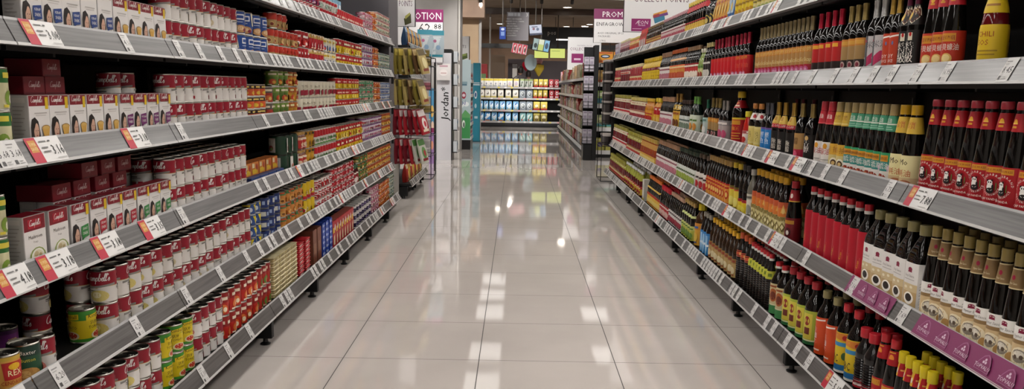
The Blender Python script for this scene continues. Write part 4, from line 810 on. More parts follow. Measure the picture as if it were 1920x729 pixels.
def floor_mat():
    m=bpy.data.materials.new('polished_tile'); m.use_nodes=True; nt=m.node_tree; b=nt.nodes['Principled BSDF']; L=nt.links.new
    tc=nt.nodes.new('ShaderNodeTexCoord'); sp=nt.nodes.new('ShaderNodeSeparateXYZ'); L(tc.outputs['Object'],sp.inputs['Vector'])
    def line(out,off,half):
        a=nt.nodes.new('ShaderNodeMath'); a.operation='SUBTRACT'; a.inputs[1].default_value=off-.3; L(out,a.inputs[0])
        w=nt.nodes.new('ShaderNodeMath'); w.operation='FLOORED_MODULO'; w.inputs[1].default_value=.6; L(a.outputs[0],w.inputs[0])
        s=nt.nodes.new('ShaderNodeMath'); s.operation='SUBTRACT'; s.inputs[1].default_value=.3; L(w.outputs[0],s.inputs[0])
        q=nt.nodes.new('ShaderNodeMath'); q.operation='ABSOLUTE'; L(s.outputs[0],q.inputs[0])
        l=nt.nodes.new('ShaderNodeMath'); l.operation='LESS_THAN'; l.inputs[1].default_value=half; L(q.outputs[0],l.inputs[0]); return l
    lx=line(sp.outputs['X'],-.149,.0019); ly=line(sp.outputs['Y'],3.60,.0017)
    mx=nt.nodes.new('ShaderNodeMath'); mx.operation='MAXIMUM'; L(lx.outputs[0],mx.inputs[0]); L(ly.outputs[0],mx.inputs[1])
    n=nt.nodes.new('ShaderNodeTexNoise'); n.inputs['Scale'].default_value=2.2; n.inputs['Detail'].default_value=7; L(tc.outputs['Object'],n.inputs['Vector'])
    r=nt.nodes.new('ShaderNodeValToRGB'); r.color_ramp.elements[0].color=lin('c2bab4'); r.color_ramp.elements[1].color=lin('cbc3bd'); r.color_ramp.elements[0].position=.3; r.color_ramp.elements[1].position=.7
    L(n.outputs['Fac'],r.inputs['Fac'])
    c=nt.nodes.new('ShaderNodeMix'); c.data_type='RGBA'; L(mx.outputs[0],c.inputs['Factor']); L(r.outputs['Color'],c.inputs['A']); c.inputs['B'].default_value=lin('2c2927')
    L(c.outputs['Result'],b.inputs['Base Color'])
    ro=nt.nodes.new('ShaderNodeMix'); ro.data_type='FLOAT'; L(mx.outputs[0],ro.inputs['Factor']); ro.inputs['A'].default_value=.045; ro.inputs['B'].default_value=.8
    L(ro.outputs['Result'],b.inputs['Roughness'])
    b.inputs['Specular IOR Level'].default_value=.8
    # slightly uneven laying of the polished tiles
    n2=nt.nodes.new('ShaderNodeTexNoise'); n2.inputs['Scale'].default_value=1.6; n2.inputs['Detail'].default_value=1; L(tc.outputs['Object'],n2.inputs['Vector'])
    bp=nt.nodes.new('ShaderNodeBump'); bp.inputs['Strength'].default_value=.05; bp.inputs['Distance'].default_value=.02
    L(n2.outputs['Fac'],bp.inputs['Height']); L(bp.outputs['Normal'],b.inputs['Normal'])
    return m
FLOOR=floor_mat(); WALLM=noise_mat('painted_wall','a39e98','aba6a0',3,.7); BEIGE=noise_mat('beige_wall','b59a7c','bda384',2,.6)
CEILM=noise_mat('ceiling_board','86837f','8f8c88',4,.85); BROWN=noise_mat('brown_wall','7d6656','8a7260',2,.6); DUSK=noise_mat('dark_fitout','2c2628','373032',3,.5); GREYP=noise_mat('grey_plaster','989491','a29e9b',2,.7); DKCEIL=noise_mat('far_ceiling','877a6c','93867a',2,.8)
b=MB(); b.box((-12,-3,-.1),(12,38,0),FLOOR); struct('floor',b)
b=MB(); b.box((-12,-3,3.6),(12,23.5,3.75),CEILM); struct('ceiling',b)
b=MB(); b.box((-12,23.5,3.6),(12,38,3.75),DKCEIL); struct("ceiling_counter",b)
b=MB(); b.box((-12,37,0),(12,37.2,4.4),BROWN); struct('wall_back',b)
b=MB(); b.box((-12.2,-3,0),(-12,38,4.4),WALLM); struct('wall_left',b)
b=MB(); b.box((12,-3,0),(12.2,38,4.4),WALLM); struct('wall_right',b)
b=MB(); b.box((-12,-3.2,0),(12,-3,3.7),WALLM); struct('wall_front',b)
b=MB(); b.box((-2.6,15.4,0),(-1.04,16.2,3.6),GREYP); b.box((-1.06,15.36,0),(-1.03,15.4,3.6),'b8b4ae'); struct('wall_pillar',b)
b=MB(); b.box((-4.5,23.7,0),(-1.05,24.6,4.3),BEIGE); b.box((-1.07,23.65,0),(-1.0,23.75,4.3),'a9a6a4:k'); struct('wall_beige',b)
b=MB(); b.box((-4.5,23.0,3.0),(-.9,23.65,3.6),BROWN); struct('wall_soffit',b)
# ------------------------------------------------------------------ ceiling lights
lf=MB()
W2,L2=.62,1.1
for p,q in (((-W2/2,-L2/2),(-W2/2+.03,L2/2)),((W2/2-.03,-L2/2),(W2/2,L2/2)),((-W2/2+.03,-L2/2),(W2/2-.03,-L2/2+.03)),((-W2/2+.03,L2/2-.03),(W2/2-.03,L2/2))): lf.box((p[0],p[1],-.05),(q[0],q[1],0),'c9c6c2:k')
ld=MB(); ld.box((-W2/2+.03,-L2/2+.03,-.035),(W2/2-.03,L2/2-.03,-.02),'fffaf4:e10')
lfm=lf.mesh('frame'); ldm=ld.mesh('diffuser')
le=MB(); le.box((-W2/2+.03,-L2/2+.03,-.035),(W2/2-.03,L2/2-.03,-.02),'fffaf4:e1.3'); lem=le.mesh('diffuser'); le=MB(); le.box((-W2/2+.03,-L2/2+.03,-.035),(W2/2-.03,L2/2-.03,-.02),'fffaf4:e12'); lem2=le.mesh('diffuser')
ORD='first second third fourth fifth sixth seventh eighth ninth tenth eleventh twelfth thirteenth fourteenth fifteenth sixteenth seventeenth eighteenth nineteenth twentieth'.split()
TENS=['','','twenty','thirty','forty','fifty','sixty','seventy','eighty','ninety']; TENTH=['','','twentieth','thirtieth','fortieth','fiftieth','sixtieth','seventieth','eightieth','ninetieth']
def nth(i):
    if i<20: return ORD[i]
    i+=1; t,u=divmod(i,10)
    return TENTH[t] if u==0 else TENS[t]+'-'+ORD[u-1]
lanes=[(-5.2,'far left'),(-2.7,'left'),(-.5,'middle'),(1.75,'right'),(4.3,'far right')]
for x,nm in lanes:
    ys=[-2,-.5,1.0,2.5,4.0,5.5,7.0,8.5,10.0,11.5]
    if nm=='middle': ys+=[13.2,14.8,17.6,19.2,20.8]
    if nm=='right': ys+=[14.8,17.6]
    if nm in('left',): ys+=[13.2,14.8,16.4,18,19.6,21.2,22.6]  # side lines extended with added panels that brighten the far end
    if nm in('far right','far left'): ys+=[13.2,15,17,19,21,22.6]
    for j,y in enumerate(ys):
        e=empty('ceiling_light',(x,y,3.6)); put('frame',lfm,e); put('diffuser',lem if y>12.5 and nm in('middle','right') else ldm,e)
        tag(e,f'added white ceiling panel, {nth(j)} from the near end of the {nm} line','light','panel lights in the ceiling')
# ------------------------------------------------------------------ shelving bays
LV={'A':(-1.15,1.555),'B':(-1.15,1.268),'C':(-1.15,.987),'D':(-1.15,.695),'E':(-1.15,.409),'F':(-1.095,.128),
    'a':(1.19,1.551),'b':(1.19,1.219),'c':(1.19,.853),'d':(1.19,.484),'e':(1.134,.131)}
NAMES={'A':'top shelf, left rack','B':'second shelf, left rack','C':'third shelf, left rack','D':'fourth shelf, left rack','E':'fifth shelf, left rack','F':'bottom shelf, left rack',
       'a':'top shelf, right rack','b':'second shelf, right rack','c':'third shelf, right rack','d':'fourth shelf, right rack','e':'bottom shelf, right rack'}
RAILC='545251:w'; BLACK='0d0d0e:b'
def shelf_mb(side,x,z,y0,y1):
    s=MB(); bx=side*1.64
    s.box((x+side*.03,y0+.002,z+.006),(bx,y1-.002,z+.03),BLACK); s.box((x+side*.03,y0+.01,z-.012),(x+side*.05,y1-.01,z+.006),BLACK)
    for t in (.3,.7):
        yy=y0+(y1-y0)*t; s.box((x+side*.06,yy-.006,z-.02),(bx,yy+.006,z+.006),BLACK)
    return s
def rail_mb(side,x,z,y0,y1):
    r=MB(); y0+=.003; y1-=.003
    # cross-section: bright lip at the foot, tilted face, thin clear upper edge
    xo,xt=x,x+side*.026
    def strip(a,b_,mat):
        v=[(a[0],y0,a[1]),(a[0],y1,a[1]),(b_[0],y1,b_[1]),(b_[0],y0,b_[1])]; v2=[(p[0]+side*.003,p[1],p[2]) for p in v]
        r.raw(v+v2,[(0,1,2,3),(7,6,5,4),(0,3,7,4),(1,5,6,2),(3,2,6,7),(0,4,5,1)],mat)
    strip((xo,z+.006),(xt,z+.058),RAILC); strip((xo-side*.004,z),(xo-side*.002,z+.007),'c4c2c0:k'); strip((xt,z+.058),(xt+side*.001,z+.064),'b4b3b4:k')
    r.box((xo,y0,z),(xo+side*.03,y1,z+.004),'8f8e8e:k')
    return r
def tag_mb(kind,w,txt,side,far=False):
    """price ticket lying on the rail face; local origin at the foot of the face, x out of the face, y along the shelf"""
    t=MB(); n=6; h=.066
    face='cfcdcb' if kind=='tag' else 'dcdad8'; hl=.0585
    def mp(x,y,off):
        b=.0015*math.sin(PI*(x/w+.5)) if kind!='topvalu' else 0
        return (side*(-(.0022+b+off*1.5)+.45*y),x*(1 if side<0 else -1)*1.0,y*.9)
    mp.curved=True
    if kind=='tag':
        ops=[R(-1,.0,1,1,face),T(txt,.08,.38,.27,'100e0e',mw=1.6),R(-.8,.82,.2,.87,'8a8886'),R(-.8,.72,-.1,.76,'a8a6a4'),R(-.75,.1,-.35,.26,'4a4848'),R(-.1,.12,.7,.15,'a8a6a4'),R(-.1,.2,.5,.23,'a8a6a4')]
    elif kind=='promo':
        ops=[R(-1,0,1,1,face),R(-1,0,-.42,1,'b5243c'),R(-.9,.42,-.5,.9,'c98a3c'),T('SUPER',-.7,.68,.13,'e8d49a',mw=.36),T('SAVER',-.7,.5,.13,'e8d49a',mw=.36),T(txt,.6,.28,.4,'0c0a0a',mw=.7),R(-.32,.8,.1,.85,'6a6866'),R(.2,.8,.35,.86,'4a4846'),R(-.32,.56,.05,.61,'6a6866'),R(-.32,.4,.12,.45,'6a6866'),R(.3,.12,.9,.15,'a8a6a4')]
    else:
        ops=[R(-1,0,1,1,'7f2f5c')]; k=max(1,round(w/.1)); 
        for i in range(k):
            u=-1+2*(i+.5)/k; a=.3*2/k
            ops+=[P([(u-a,.2),(u-a,.24),(u-a*.8,.55),(u-a*.45,.8),(u,.9),(u+a*.45,.8),(u+a*.8,.55),(u+a,.24),(u+a,.2)],'9a5a80'),P([(u-a*.9,.23),(u-a*.72,.52),(u-a*.4,.75),(u,.85),(u+a*.4,.75),(u+a*.72,.52),(u+a*.9,.23)],'7f2f5c'),
                  E(u,.68,a*.13,.06,'d8b8cc',8),E(u-a*.15,.57,a*.13,.06,'d8b8cc',8),E(u+a*.15,.57,a*.13,.06,'d8b8cc',8),T('TOPVALU',u,.3,.17,'e0c8d8',mw=a*2.1)]
    decals(t,mp,ops,w/2,h,w/4 if kind!='topvalu' else .05,False)
    # a sheet with thickness
    return t
TAGM={}
def tagmesh(kind,w,txt,side):
    k=(kind,round(w,3),txt,side)
    if k not in TAGM: TAGM[k]=tag_mb(kind,w,txt,side).mesh('price_tag')
    return TAGM[k]
BAYS={-1:[(1.08,1.98),(1.98,2.88),(2.88,3.78),(3.78,4.68),(4.68,5.58),(5.58,6.48),(6.48,7.38),(7.38,8.05)],
       1:[(1.72,2.62),(2.62,3.52),(3.52,4.42),(4.42,5.32),(5.32,6.22),(6.22,7.12),(7.12,8.02),(8.02,8.92),(8.92,9.82),(9.82,10.93)]}
SHELF={}
for side,levels in ((-1,'ABCDEF'),(1,'abcde')):
    sn='left' if side<0 else 'right'; goods='canned soup and tins' if side<0 else 'sauce bottles'
    for i,(y0,y1) in enumerate(BAYS[side]):
        u=empty('shelving_unit',(0,0,0)); tag(u,f'black shelving bay of {goods}, {nth(i)} bay from the near end, {sn} rack','shelving','bays of the %s shelving rack'%sn)
        top=2.35 if side<0 else 1.78
        m=MB(); m.box((side*1.645,y0+.002,.09),(side*1.67,y1-.002,top),BLACK); put('back_panel',m,u)
        m=MB(); m.box((side*1.62,y0-.02 if i else y0,.0),(side*1.66,y0+.02,top),BLACK); 
        for k in range(int(top/.05)-2): m.box((side*1.618,y0-.006 if i else y0,.1+k*.05),(side*1.62,y0+.006,.125+k*.05),'2a2a2c:k')
        put('upright',m,u)
        m=MB(); fx=-1.11 if side<0 else 1.17
        m.box((fx,y0-.018,.03),(side*1.64,y0+.018,.128),BLACK,.003); m.lathe([(0,0),(.022,0),(.024,.006),(.012,.012),(.01,.04),(0,.04)],12,'161617:k',o=(fx+side*.035,y0,0)); put('base_foot',m,u)
        for L_ in levels:
            x,z=LV[L_]
            s=put('shelf',shelf_mb(side,x,z,y0,y1),u); put('price_rail',rail_mb(side,x,z,y0,y1),s); SHELF[(L_,i)]=(s,y0,y1)
        if side<0 and i==len(BAYS[side])-1:
            m=MB(); m.box((-1.66,y1,.1),(-1.2,y1+.02,2.35),'58555a:b'); put('end_panel',m,u)
        if side>0 and i==len(BAYS[side])-1:
            m=MB(); m.box((1.21,y1,.1),(1.66,y1+.02,1.56),BLACK); put('end_panel',m,u)
def bay_of(L_,y):
    for (l,i),(s,y0,y1) in SHELF.items():
        if l==L_ and y0<=y<y1: return s
def put_tag(L_,kind,y,w,txt):
    s=bay_of(L_,y)
    if s is None: return
    x,z=LV[L_]; side=-1 if x<0 else 1
    p=(x,y,z+.004)
    if not in_frame((x,y,z+.03),60): return
    put('promo_tag' if kind=='promo' else 'brand_strip' if kind=='topvalu' else 'price_tag',tagmesh(kind,w,txt,side),s,p)
used={}
for L_,kind,y,w,txt in TAGS:
    if kind=='topvalu':
        y0,y1=y-w/2,y+w/2
        for (l,i),(s,a,b_) in list(SHELF.items()):
            if l!=L_: continue
            lo,hi=max(y0,a+.005),min(y1,b_-.005)
            if hi-lo>.05: put_tag(L_,kind,(lo+hi)/2,hi-lo,'')
        continue
    w=min(max(w,.03),.15)
    if kind=='tag': w=.05
    used.setdefault(L_,[]).append((y-w/2,y+w/2)); put_tag(L_,kind,y,w,txt)
PR=['5.10','3.18','6.20','4.05','2.99','7.16']
for L_ in 'ABCDEFabcde':
    y=3.95 if L_ in 'ABCDEF' else 3.75
    if L_ in 'aA': y=3.3
    while y<(8.0 if L_ in 'ABCDEF' else 10.85):
        w=.05
        if random.random()<.62 and not any(a-.03<y<b_+.03 for a,b_ in used.get(L_,[])):
            s=bay_of(L_,y)
            k='promo' if random.random()<.07 else 'tag'
            put_tag(L_,k,y,.05 if k=='tag' else .1,random.choice(PR))
        y+=random.choice((.062,.07,.085,.11))
# ------------------------------------------------------------------ products on the racks
PROTO={}
def proto(key,lod):
    k=(key,lod)
    if k not in PROTO:
        name=PRODUCTS[key][0]; pcs=PRODUCTS[key][6](lod); PROTO[k]=[(name if p[0]=='root' else p[0],p[1].mesh(name if p[0]=='root' else p[0]),p[2]) for p in pcs]
    return PROTO[k]
def spawn(key,lod,loc,rz,label,group,sxy=1.0):
    pcs=proto(key,lod); o=bpy.data.objects.new(pcs[0][0],pcs[0][1]); C.objects.link(o); o.location=loc; o.rotation_euler.z=rz
    if sxy<1: o.scale=(sxy,sxy,1)
    o['label']=label; o['category']=PRODUCTS[key][1]; o['group']=group
    for nm,me,_ in pcs[1:]:
        c=bpy.data.objects.new(nm,me); C.objects.link(c); c.parent=o
    return o
TIER={1:[''],2:['lower tier','upper tier'],3:['bottom tier','middle tier','top tier']}
seen_labels={}; NITEM=0
runs_here={}
for r in RUNS:
    L_,key,y0,y1,o=r; runs_here.setdefault((L_,key),[]).append(r)
for (L_,key),rs in runs_here.items():
    name,cat,look,w,h,d,fn=PRODUCTS[key]; side=-1 if LV[L_][0]<0 else 1
    lim=8.035 if side<0 else 10.915
    rs=sorted([(a,b,min(c,lim-.08),min(d_,lim),e) for a,b,c,d_,e in rs],key=lambda q:q[2])
    places=[]   # (pos, tier text, row)
    cnt={}
    for (_,_,y0,y1,o) in rs:
        n=o.get('n') or max(1,int((y1-y0+.012)/(w*1.02))); t=o.get('t',1); rows=o.get('rows',1)
        pitch=(y1-y0)/n; sx=1.0
        if o.get('n') is None and n==1: pitch=max(pitch,w*1.01)
        if pitch<w*1.01: sx=max(.7,pitch/(w*1.01))
        zb=LV[L_][1]+.0302+o.get('z0',0)
        for row in range(rows):
            for i in range(n):
                y=y0+pitch*(i+.5)+(random.uniform(-.3,.3)*max(0,pitch-w) if n>1 else 0)
                for k in range(t):
                    X=side*((1.19 if side<0 else 1.23)+(0 if L_ not in 'Fe' else -.03)+o.get('dx',0)+d*sx/2+row*(d+.004))
                    z=zb+k*h
                    if not (in_frame((X,y,z)) or in_frame((X,y,z+h))): continue
                    where='' if not o.get('rear') and not row else 'behind the front row'
                    if row==2: where='third row back'
                    if row==1: where='second row back'
                    if o.get('top'): tier='on top of the others' if t==1 else (TIER[t][k] if t<4 else ('bottom layer' if k==0 else nth(k)+' layer'))
                    else: tier=TIER[t][k] if t in TIER else ('bottom layer' if k==0 else nth(k)+' layer')
                    places.append(((X,y,z),sx,tier,where,o))
    places.sort(key=lambda q:(q[2],q[3],q[0][1]))
    idx={}
    for (X,y,z),sx,tier,where,o in places:
        i=idx.get((tier,where),0); idx[(tier,where)]=i+1
        lod=0 if y<(4.3 if side<0 else 4.9) else 1
        rz=(0 if side<0 else PI)
        if cat in ('can','tin','jar','tub'): rz+=random.uniform(-.95,.15) if side<0 else random.uniform(-.1,.7)
        elif key=='brown_oyster': rz+=random.uniform(-.1,1.25)
        elif cat=='bottle' and key!='square_soy': rz+=random.uniform(.15,.6)
        elif key=='square_soy': rz+=random.uniform(.0,.22)
        elif cat=='carton': rz+=random.uniform(-.03,.03)
        if sx<1 and cat=='carton': rz=(0 if side<0 else PI)
        extra=', '.join(q for q in (tier,where) if q)
        lab=f'{look}, '+('nearest' if i==0 else nth(i)+' nearest')+(', '+extra if extra else '')+', '+NAMES[L_]
        if len(lab.replace(',','').split())>16:
            lab=lab.replace(' behind the front row',' rear').replace(' second row back',' second row').replace(' third row back',' third row').replace('on top of the others','on top')
        if len(lab.replace(',','').split())>16: lab=lab.replace(' and ','-and-',1)
        if len(lab.replace(',','').split())>16: lab=lab.replace(' with ',', ',1).replace(' tier','')
        if len(lab.replace(',','').split())>16: lab=lab.replace(' rack','')
        if lab in seen_labels: print('DUP',lab)
        seen_labels[lab]=1
        spawn(key,lod,(X,y,z),rz,lab,f'{look}, row on the {NAMES[L_]}',sx); NITEM+=1
print('ITEMS',NITEM,'objects',len(bpy.data.objects))
# ------------------------------------------------------------------ beyond the aisle
def at(x,y,Y):
    d=rt2*(x-PX)-up2*(y-PY)+fw*FPX
    return Vector((0,0,CAMZ))+d*(Y/d.y)
def span(x0,x1,y0,y1,Y):
    a=at(x0,y1,Y); b=at(x1,y0,Y); return a.x,b.x,a.z,b.z
def board(mb,x0,x1,z0,z1,Y,face,ops,edge='1c1a1c:k',th=.03,back='8a8688'):
    """flat board facing the aisle mouth (towards -y)"""
    mb.box((x0,Y,z0),(x1,Y+th,z1),edge,.004)
    decals(mb,plane_map(((x0+x1)/2,Y,z0),(1,0,0),(0,0,1),(0,-1,0)),[R(-.985,.006,.985,.994,face)]+ops,(x1-x0)/2,z1-z0,9)
# --- milk powder shelving that closes the aisle
MY=26.0
u=empty('shelving_unit',(0,MY,0)); tag(u,'black low shelving of milk powder bags closing the far end of the aisle','shelving')
m=MB(); m.box((-1.3,.34,.1),(1.42,.37,1.3),BLACK); put('back_panel',m,u)
m=MB(); m.box((-1.3,.02,0),(1.42,.36,.13),'121213:k'); m.box((-1.3,.0,.05),(1.42,.02,.11),'232326:k'); put('plinth',m,u)
MLV=[1.18,.85,.49,.15]
for z in MLV:
    m=MB(); m.box((-1.3,0,z),(1.42,.35,z+.02),BLACK); s=put('shelf',m,u)
    m=MB(); m.box((-1.3,-.012,z-.025),(1.42,0,z+.03),'b4b2b2:k'); put('price_rail',m,s)
    for k in range(13):
        if random.random()<.75:
            m=MB(); x=-1.2+k*.2+random.uniform(-.04,.04); m.box((x,-.015,z-.02),(x+.07,-.012,z+.025),random.choice(['e0dedc','e0dedc','d0a0a0','d8c860'])); put('price_tag',m,s)
rows=[[(50,105,'y'),(112,160,'y'),(165,215,'y'),(222,272,'y'),(275,325,'y'),(328,380,'y'),(385,450,'yb'),(458,528,'yb'),(540,588,'g'),(592,640,'g'),(644,690,'g'),(700,752,'o'),(760,812,'o'),(818,868,'o'),(882,938,'r'),(945,998,'r')],
 [(46,114,'c'),(122,186,'c'),(192,262,'c'),(274,346,'c'),(362,438,'c'),(448,524,'c'),(532,608,'s'),(616,690,'s'),(698,748,'o'),(756,806,'o'),(816,868,'o'),(888,944,'r'),(954,1004,'r')],
 [(46,100,'b'),(106,166,'b'),(172,228,'b'),(235,292,'b'),(298,366,'b'),(374,448,'b'),(456,528,'b'),(540,612,'s'),(620,690,'s'),(702,780,'o'),(790,868,'o')],
 [(46,110,'b'),(120,192,'b2'),(200,272,'b'),(280,350,'b2'),(362,440,'b'),(448,526,'b'),(542,614,'t'),(622,696,'t'),(704,782,'l'),(790,870,'l')]]
MST={'y':('white milk bag with yellow band','e6e3dc',[R(-1,.72,1,.98,'d4bc24'),E(0,.4,.6,.26,'e4e0da'),E(.1,.38,.3,.14,'8a8e9a'),R(-.6,.08,.6,.16,'7a86a0')]),
'yb':('large cream milk bag with yellow band','e0dcd2',[R(-1,.76,1,.98,'d0ba34'),E(0,.42,.5,.24,'c0b0c0'),R(-.7,.04,.7,.14,'c9b060')]),
'g':('green and white milk bag','ccd4c6',[R(-1,.8,1,.98,'8aa04a'),P([(-.8,.1),(-.2,.1),(.4,.7),(-.3,.7)],'5a6a5c'),E(.3,.3,.4,.18,'dce0da')]),
'o':('gold milk bag with red foot','c9b04a',[R(-1,.78,1,.97,'d4c23c'),E(0,.5,.5,.16,'e0d8b4'),R(-1,.05,1,.24,'b5302c'),E(.2,.3,.3,.12,'a87a4c')]),
'r':('bright red milk bag','b01826',[E(0,.58,.5,.2,'dcd4d4'),E(0,.58,.25,.1,'b01826'),R(-.7,.12,.7,.26,'dcd0d0')]),
'c':('cream milk bag with brown swirl','dcd8ca',[E(0,.55,.7,.28,'d8d6d0'),E(.05,.52,.4,.16,'6a645c'),E(-.1,.58,.25,.09,'dcd8d2'),R(-1,.03,1,.2,'c4b468')]),
's':('slate grey and white milk bag','8a949c',[E(0,.5,.7,.3,'c8ced0'),E(.1,.46,.45,.2,'4a545c'),E(0,.5,.25,.1,'c8ced0'),R(-.8,.82,.8,.94,'6a7a8a')]),
'b':('blue and white milk bag','6aaad4',[E(0,.52,.75,.3,'d8e2e8'),P([(-.7,.5),(.1,.9),(.8,.86),(.1,.6),(-.2,.4)],'2c6aa8'),E(.05,.3,.4,.14,'c4d4dc'),R(-.7,.06,.7,.13,'c9b070')]),
'b2':('blue milk bag with orange foot','3a84c0',[P([(-.9,.4),(.9,.9),(.9,.6),(-.5,.2)],'d8e2e8'),E(0,.7,.4,.14,'d8e2e8'),R(-.8,.04,.8,.16,'b5703c')]),
't':('teal and white milk bag','7ab0b4',[E(0,.5,.7,.3,'d4dcd8'),P([(-.6,.2),(.2,.75),(.7,.7),(0,.3)],'4a8a7a'),E(-.3,.18,.3,.1,'b5605c')]),
'l':('olive gold milk bag','8a7c34',[R(-1,.75,1,.96,'c0b03c'),E(0,.5,.6,.2,'d0c8a0'),E(0,.24,.5,.16,'6a5a30')])}
RN=['top','second','third','bottom']; MC={}
for ri,(row,z) in enumerate(zip(rows,MLV)):
    ct={}
    for a,b_,k in row:
        x0=at(890+a*.1577,170,MY).x; x1=at(890+b_*.1577,170,MY).x; w=x1-x0-.004; h={0:.25,1:.27,2:.27,3:.27}[ri]
        kk=(k,round(w,1),h)
        if kk not in MC: MC[kk]=pouch(1,w,.09,h,MST[k][1],MST[k][2])[0][1].mesh('milk_powder_bag')
        i=ct.get(k,0); ct[k]=i+1
        o=put('milk_powder_bag',MC[kk],None,((x0+x1)/2,MY+.07,z+.0205),-PI/2)
        tag(o,f'{MST[k][0]}, {nth(i)} from row start, {RN[ri]} shelf closing the aisle','bag',f'{MST[k][0]}s on the {RN[ri]} shelf closing the aisle')
# --- counter zone behind it
b=MB(); b.box((.6,31,0),(1.9,31.2,2.15),'6f6a72'); b.box((-.35,31,0),(.6,31.2,2.2),'6a646c'); struct('partition_wall',b)
b=MB(); b.box((-1.0,30.2,0),(-.45,30.5,2.3),'7a6a5c'); struct('wall_panel',b)
m=MB(); m.box((-2.2,27.6,2.42),(3.5,27.75,2.56),'141214:k'); m.box((-2.2,27.6,2.98),(-2.1,27.75,3.6),'141214:k'); m.box((-2.2,27.6,2.5),(-2.1,27.75,3.0),'141214:k'); m.box((3.4,27.6,2.5),(3.5,27.75,3.6),'141214:k'); o=struct('beam',m)
m=MB(); m.box((-12,26.9,3.42),(12,27.1,3.6),'4a3a30'); struct('beam_ceiling',m)
m=MB(); m.box((-1.2,27.0,0),(-.95,27.4,1.9),'a01c24:k',.01); m.box((-1.16,26.99,1.2),(-.99,27.0,1.6),'6a8a5a'); put('vending_cabinet',m); tag(bpy.data.objects['vending_cabinet'],'red cabinet standing behind the milk powder shelf near the teal display','cabinet')
m=MB(); m.box((-.18,27.9,0),(.0,28.2,1.95),'3a2a24:k',.01); m.box((-.17,27.89,1.5),(-.02,27.9,1.8),'c9c4bc'); put('kiosk',m); tag(bpy.data.objects['kiosk'],'narrow dark brown kiosk with pale notice behind the milk powder shelf','kiosk')
m=MB(); m.box((-.93,27.9,1.9),(-.88,27.95,3.6),'c0bcb4:k'); m.box((-.93,27.9,0),(-.88,27.95,1.9),'c0bcb4:k'); put('post',m); tag(bpy.data.objects['post'],'pale slim metal post rising to the ceiling behind the milk shelf','post')
# fascia with lettering
x0,x1,z0,z1=span(1016,1112,52,86,30)
u=empty('hanging_fascia_sign',(0,30,0)); tag(u,'long black fascia sign with white letters hanging over the counter','sign')
m=MB(); m.box((x0,0,z0),(x1,.12,z1),'161416:k'); decals(m,plane_map(((x0+x1)/2,0,z0),(1,0,0),(0,0,1),(0,-1,0)),[T('pos',-.62,.6,.24,'c9c4c0')],(x1-x0)/2,z1-z0,9); put('panel',m,u)
m=MB(); m.box((x0+.5,-.03,z0+.20),(x1,.0,z0+.24),'fff4e8:e4'); put('strip_light',m,u)
for px in (1042,1075):
    x=at(px,40,30).x; m=MB(); m.tube([(x,.06,z1),(x,.06,3.6)],.014,'8a8480:m'); put('rod',m,u)
# aisle sign number three
x0,x1,z0,z1=span(950,992,23,76,20)
u=empty('hanging_aisle_sign',(0,20,0)); tag(u,'grey hanging aisle sign numbered 3 with rows of white lettering','sign')
m=MB(); board(m,x0,x1,z0,z1,0,'8a858a',[R(-1,.84,1,1,'8d8a90'),R(-.9,.86,-.4,.97,'c9ccd4'),R(-.35,.86,-.1,.97,'c9ccd4'),R(-.05,.86,.2,.97,'c9ccd4'),T('3',.82,.85,.13,'f0eeec')]+
   sum([[T(t,-.9+.5*len(t)*.062,.74-.083*i,.042,'ffffff',mw=1.7)] for i,t in enumerate(['MASA / ABI MAZLINE','CANNED FOOD / CEREAL','MEE SEGERA','INSTANT MEAL','SUSU / KOPI MILO','POWDER DRINK','GULA / TEH','CONDIMENTS'])],[]),'5a565a:k'); put('panel',m,u)
for x in (x0+.08,x1-.08):
    m=MB(); m.tube([(x,.015,z1),(x,.015,3.6)],.006,'9a948e:m'); put('rod',m,u)
# screens
def screen(x0p,x1p,y0p,y1p,Y,tilt,label,cols,name='hanging_menu_screen',rollz=0):
    x0,x1,z0,z1=span(x0p,x1p,y0p,y1p,Y); w,h=(x1-x0),(z1-z0)
    u=empty(name,((x0+x1)/2,Y,(z0+z1)/2)); tag(u,label,'screen','menu screens over the counter')
    m=MB(); m.box((-w/2,0,-h/2),(w/2,.06,h/2),'161416:k',.008); s=put('casing',m,u)
    m=MB(); decals(m,plane_map((0,-.001,-h/2),(1,0,0),(0,0,1),(0,-1,0)),cols,w/2,h,9); d=put('display',m,u)
    for o in (s,d): o.rotation_euler=(0,rollz,0)
    m=MB(); m.tube([(0,.06,h/2-.05),(0,.06,3.6-(z0+z1)/2)],.018,'8a8480:m'); put('rod',m,u)
    return u
def em(c,k): return c+':e'+str(k)
sl=[]
for i in range(3):
    a=-.95+.64*i; sl+=[P([(a,.04),(a+.5,.04),(a+.6,.96),(a+.1,.96)],em('c8283c',.9)),P([(a+.2,.1),(a+.42,.1),(a+.42,.9),(a+.2,.7)],em('e0c8c4',.9)),E(a+.36,.45,.1,.22,em('4a3a34',.8))]
screen(959,989,82,101,24,0,'red and white tilted menu screen over the counter',[R(-.96,.03,.96,.97,em('d8b4b8',.8))]+sl,rollz=.16)
screen(998,1031,73,96,24.4,0,'tilted menu screen with teal, lime and blue panels',[R(-.96,.03,.96,.97,em('1c2426',.3)),P([(-.92,.06),(-.4,.06),(-.34,.94),(-.92,.94)],em('9ab0ac',.9)),E(-.62,.4,.2,.2,em('3a4a4a',.5)),R(-.3,.06,.3,.94,em('c4d078',.9)),R(-.3,.55,.3,.94,em('dce0c4',.9)),R(.38,.06,.94,.94,em('7ab4d4',.9)),E(.66,.5,.2,.25,em('2c4a6a',.7))],rollz=.16)
screen(1001.5,1029,91,109,27,0,'plain yellow-green screen beside a second one over the counter',[R(-.97,.03,.97,.97,em('ccd46c',1)),R(-.8,.7,-.1,.76,em('8a9a4c',1))])
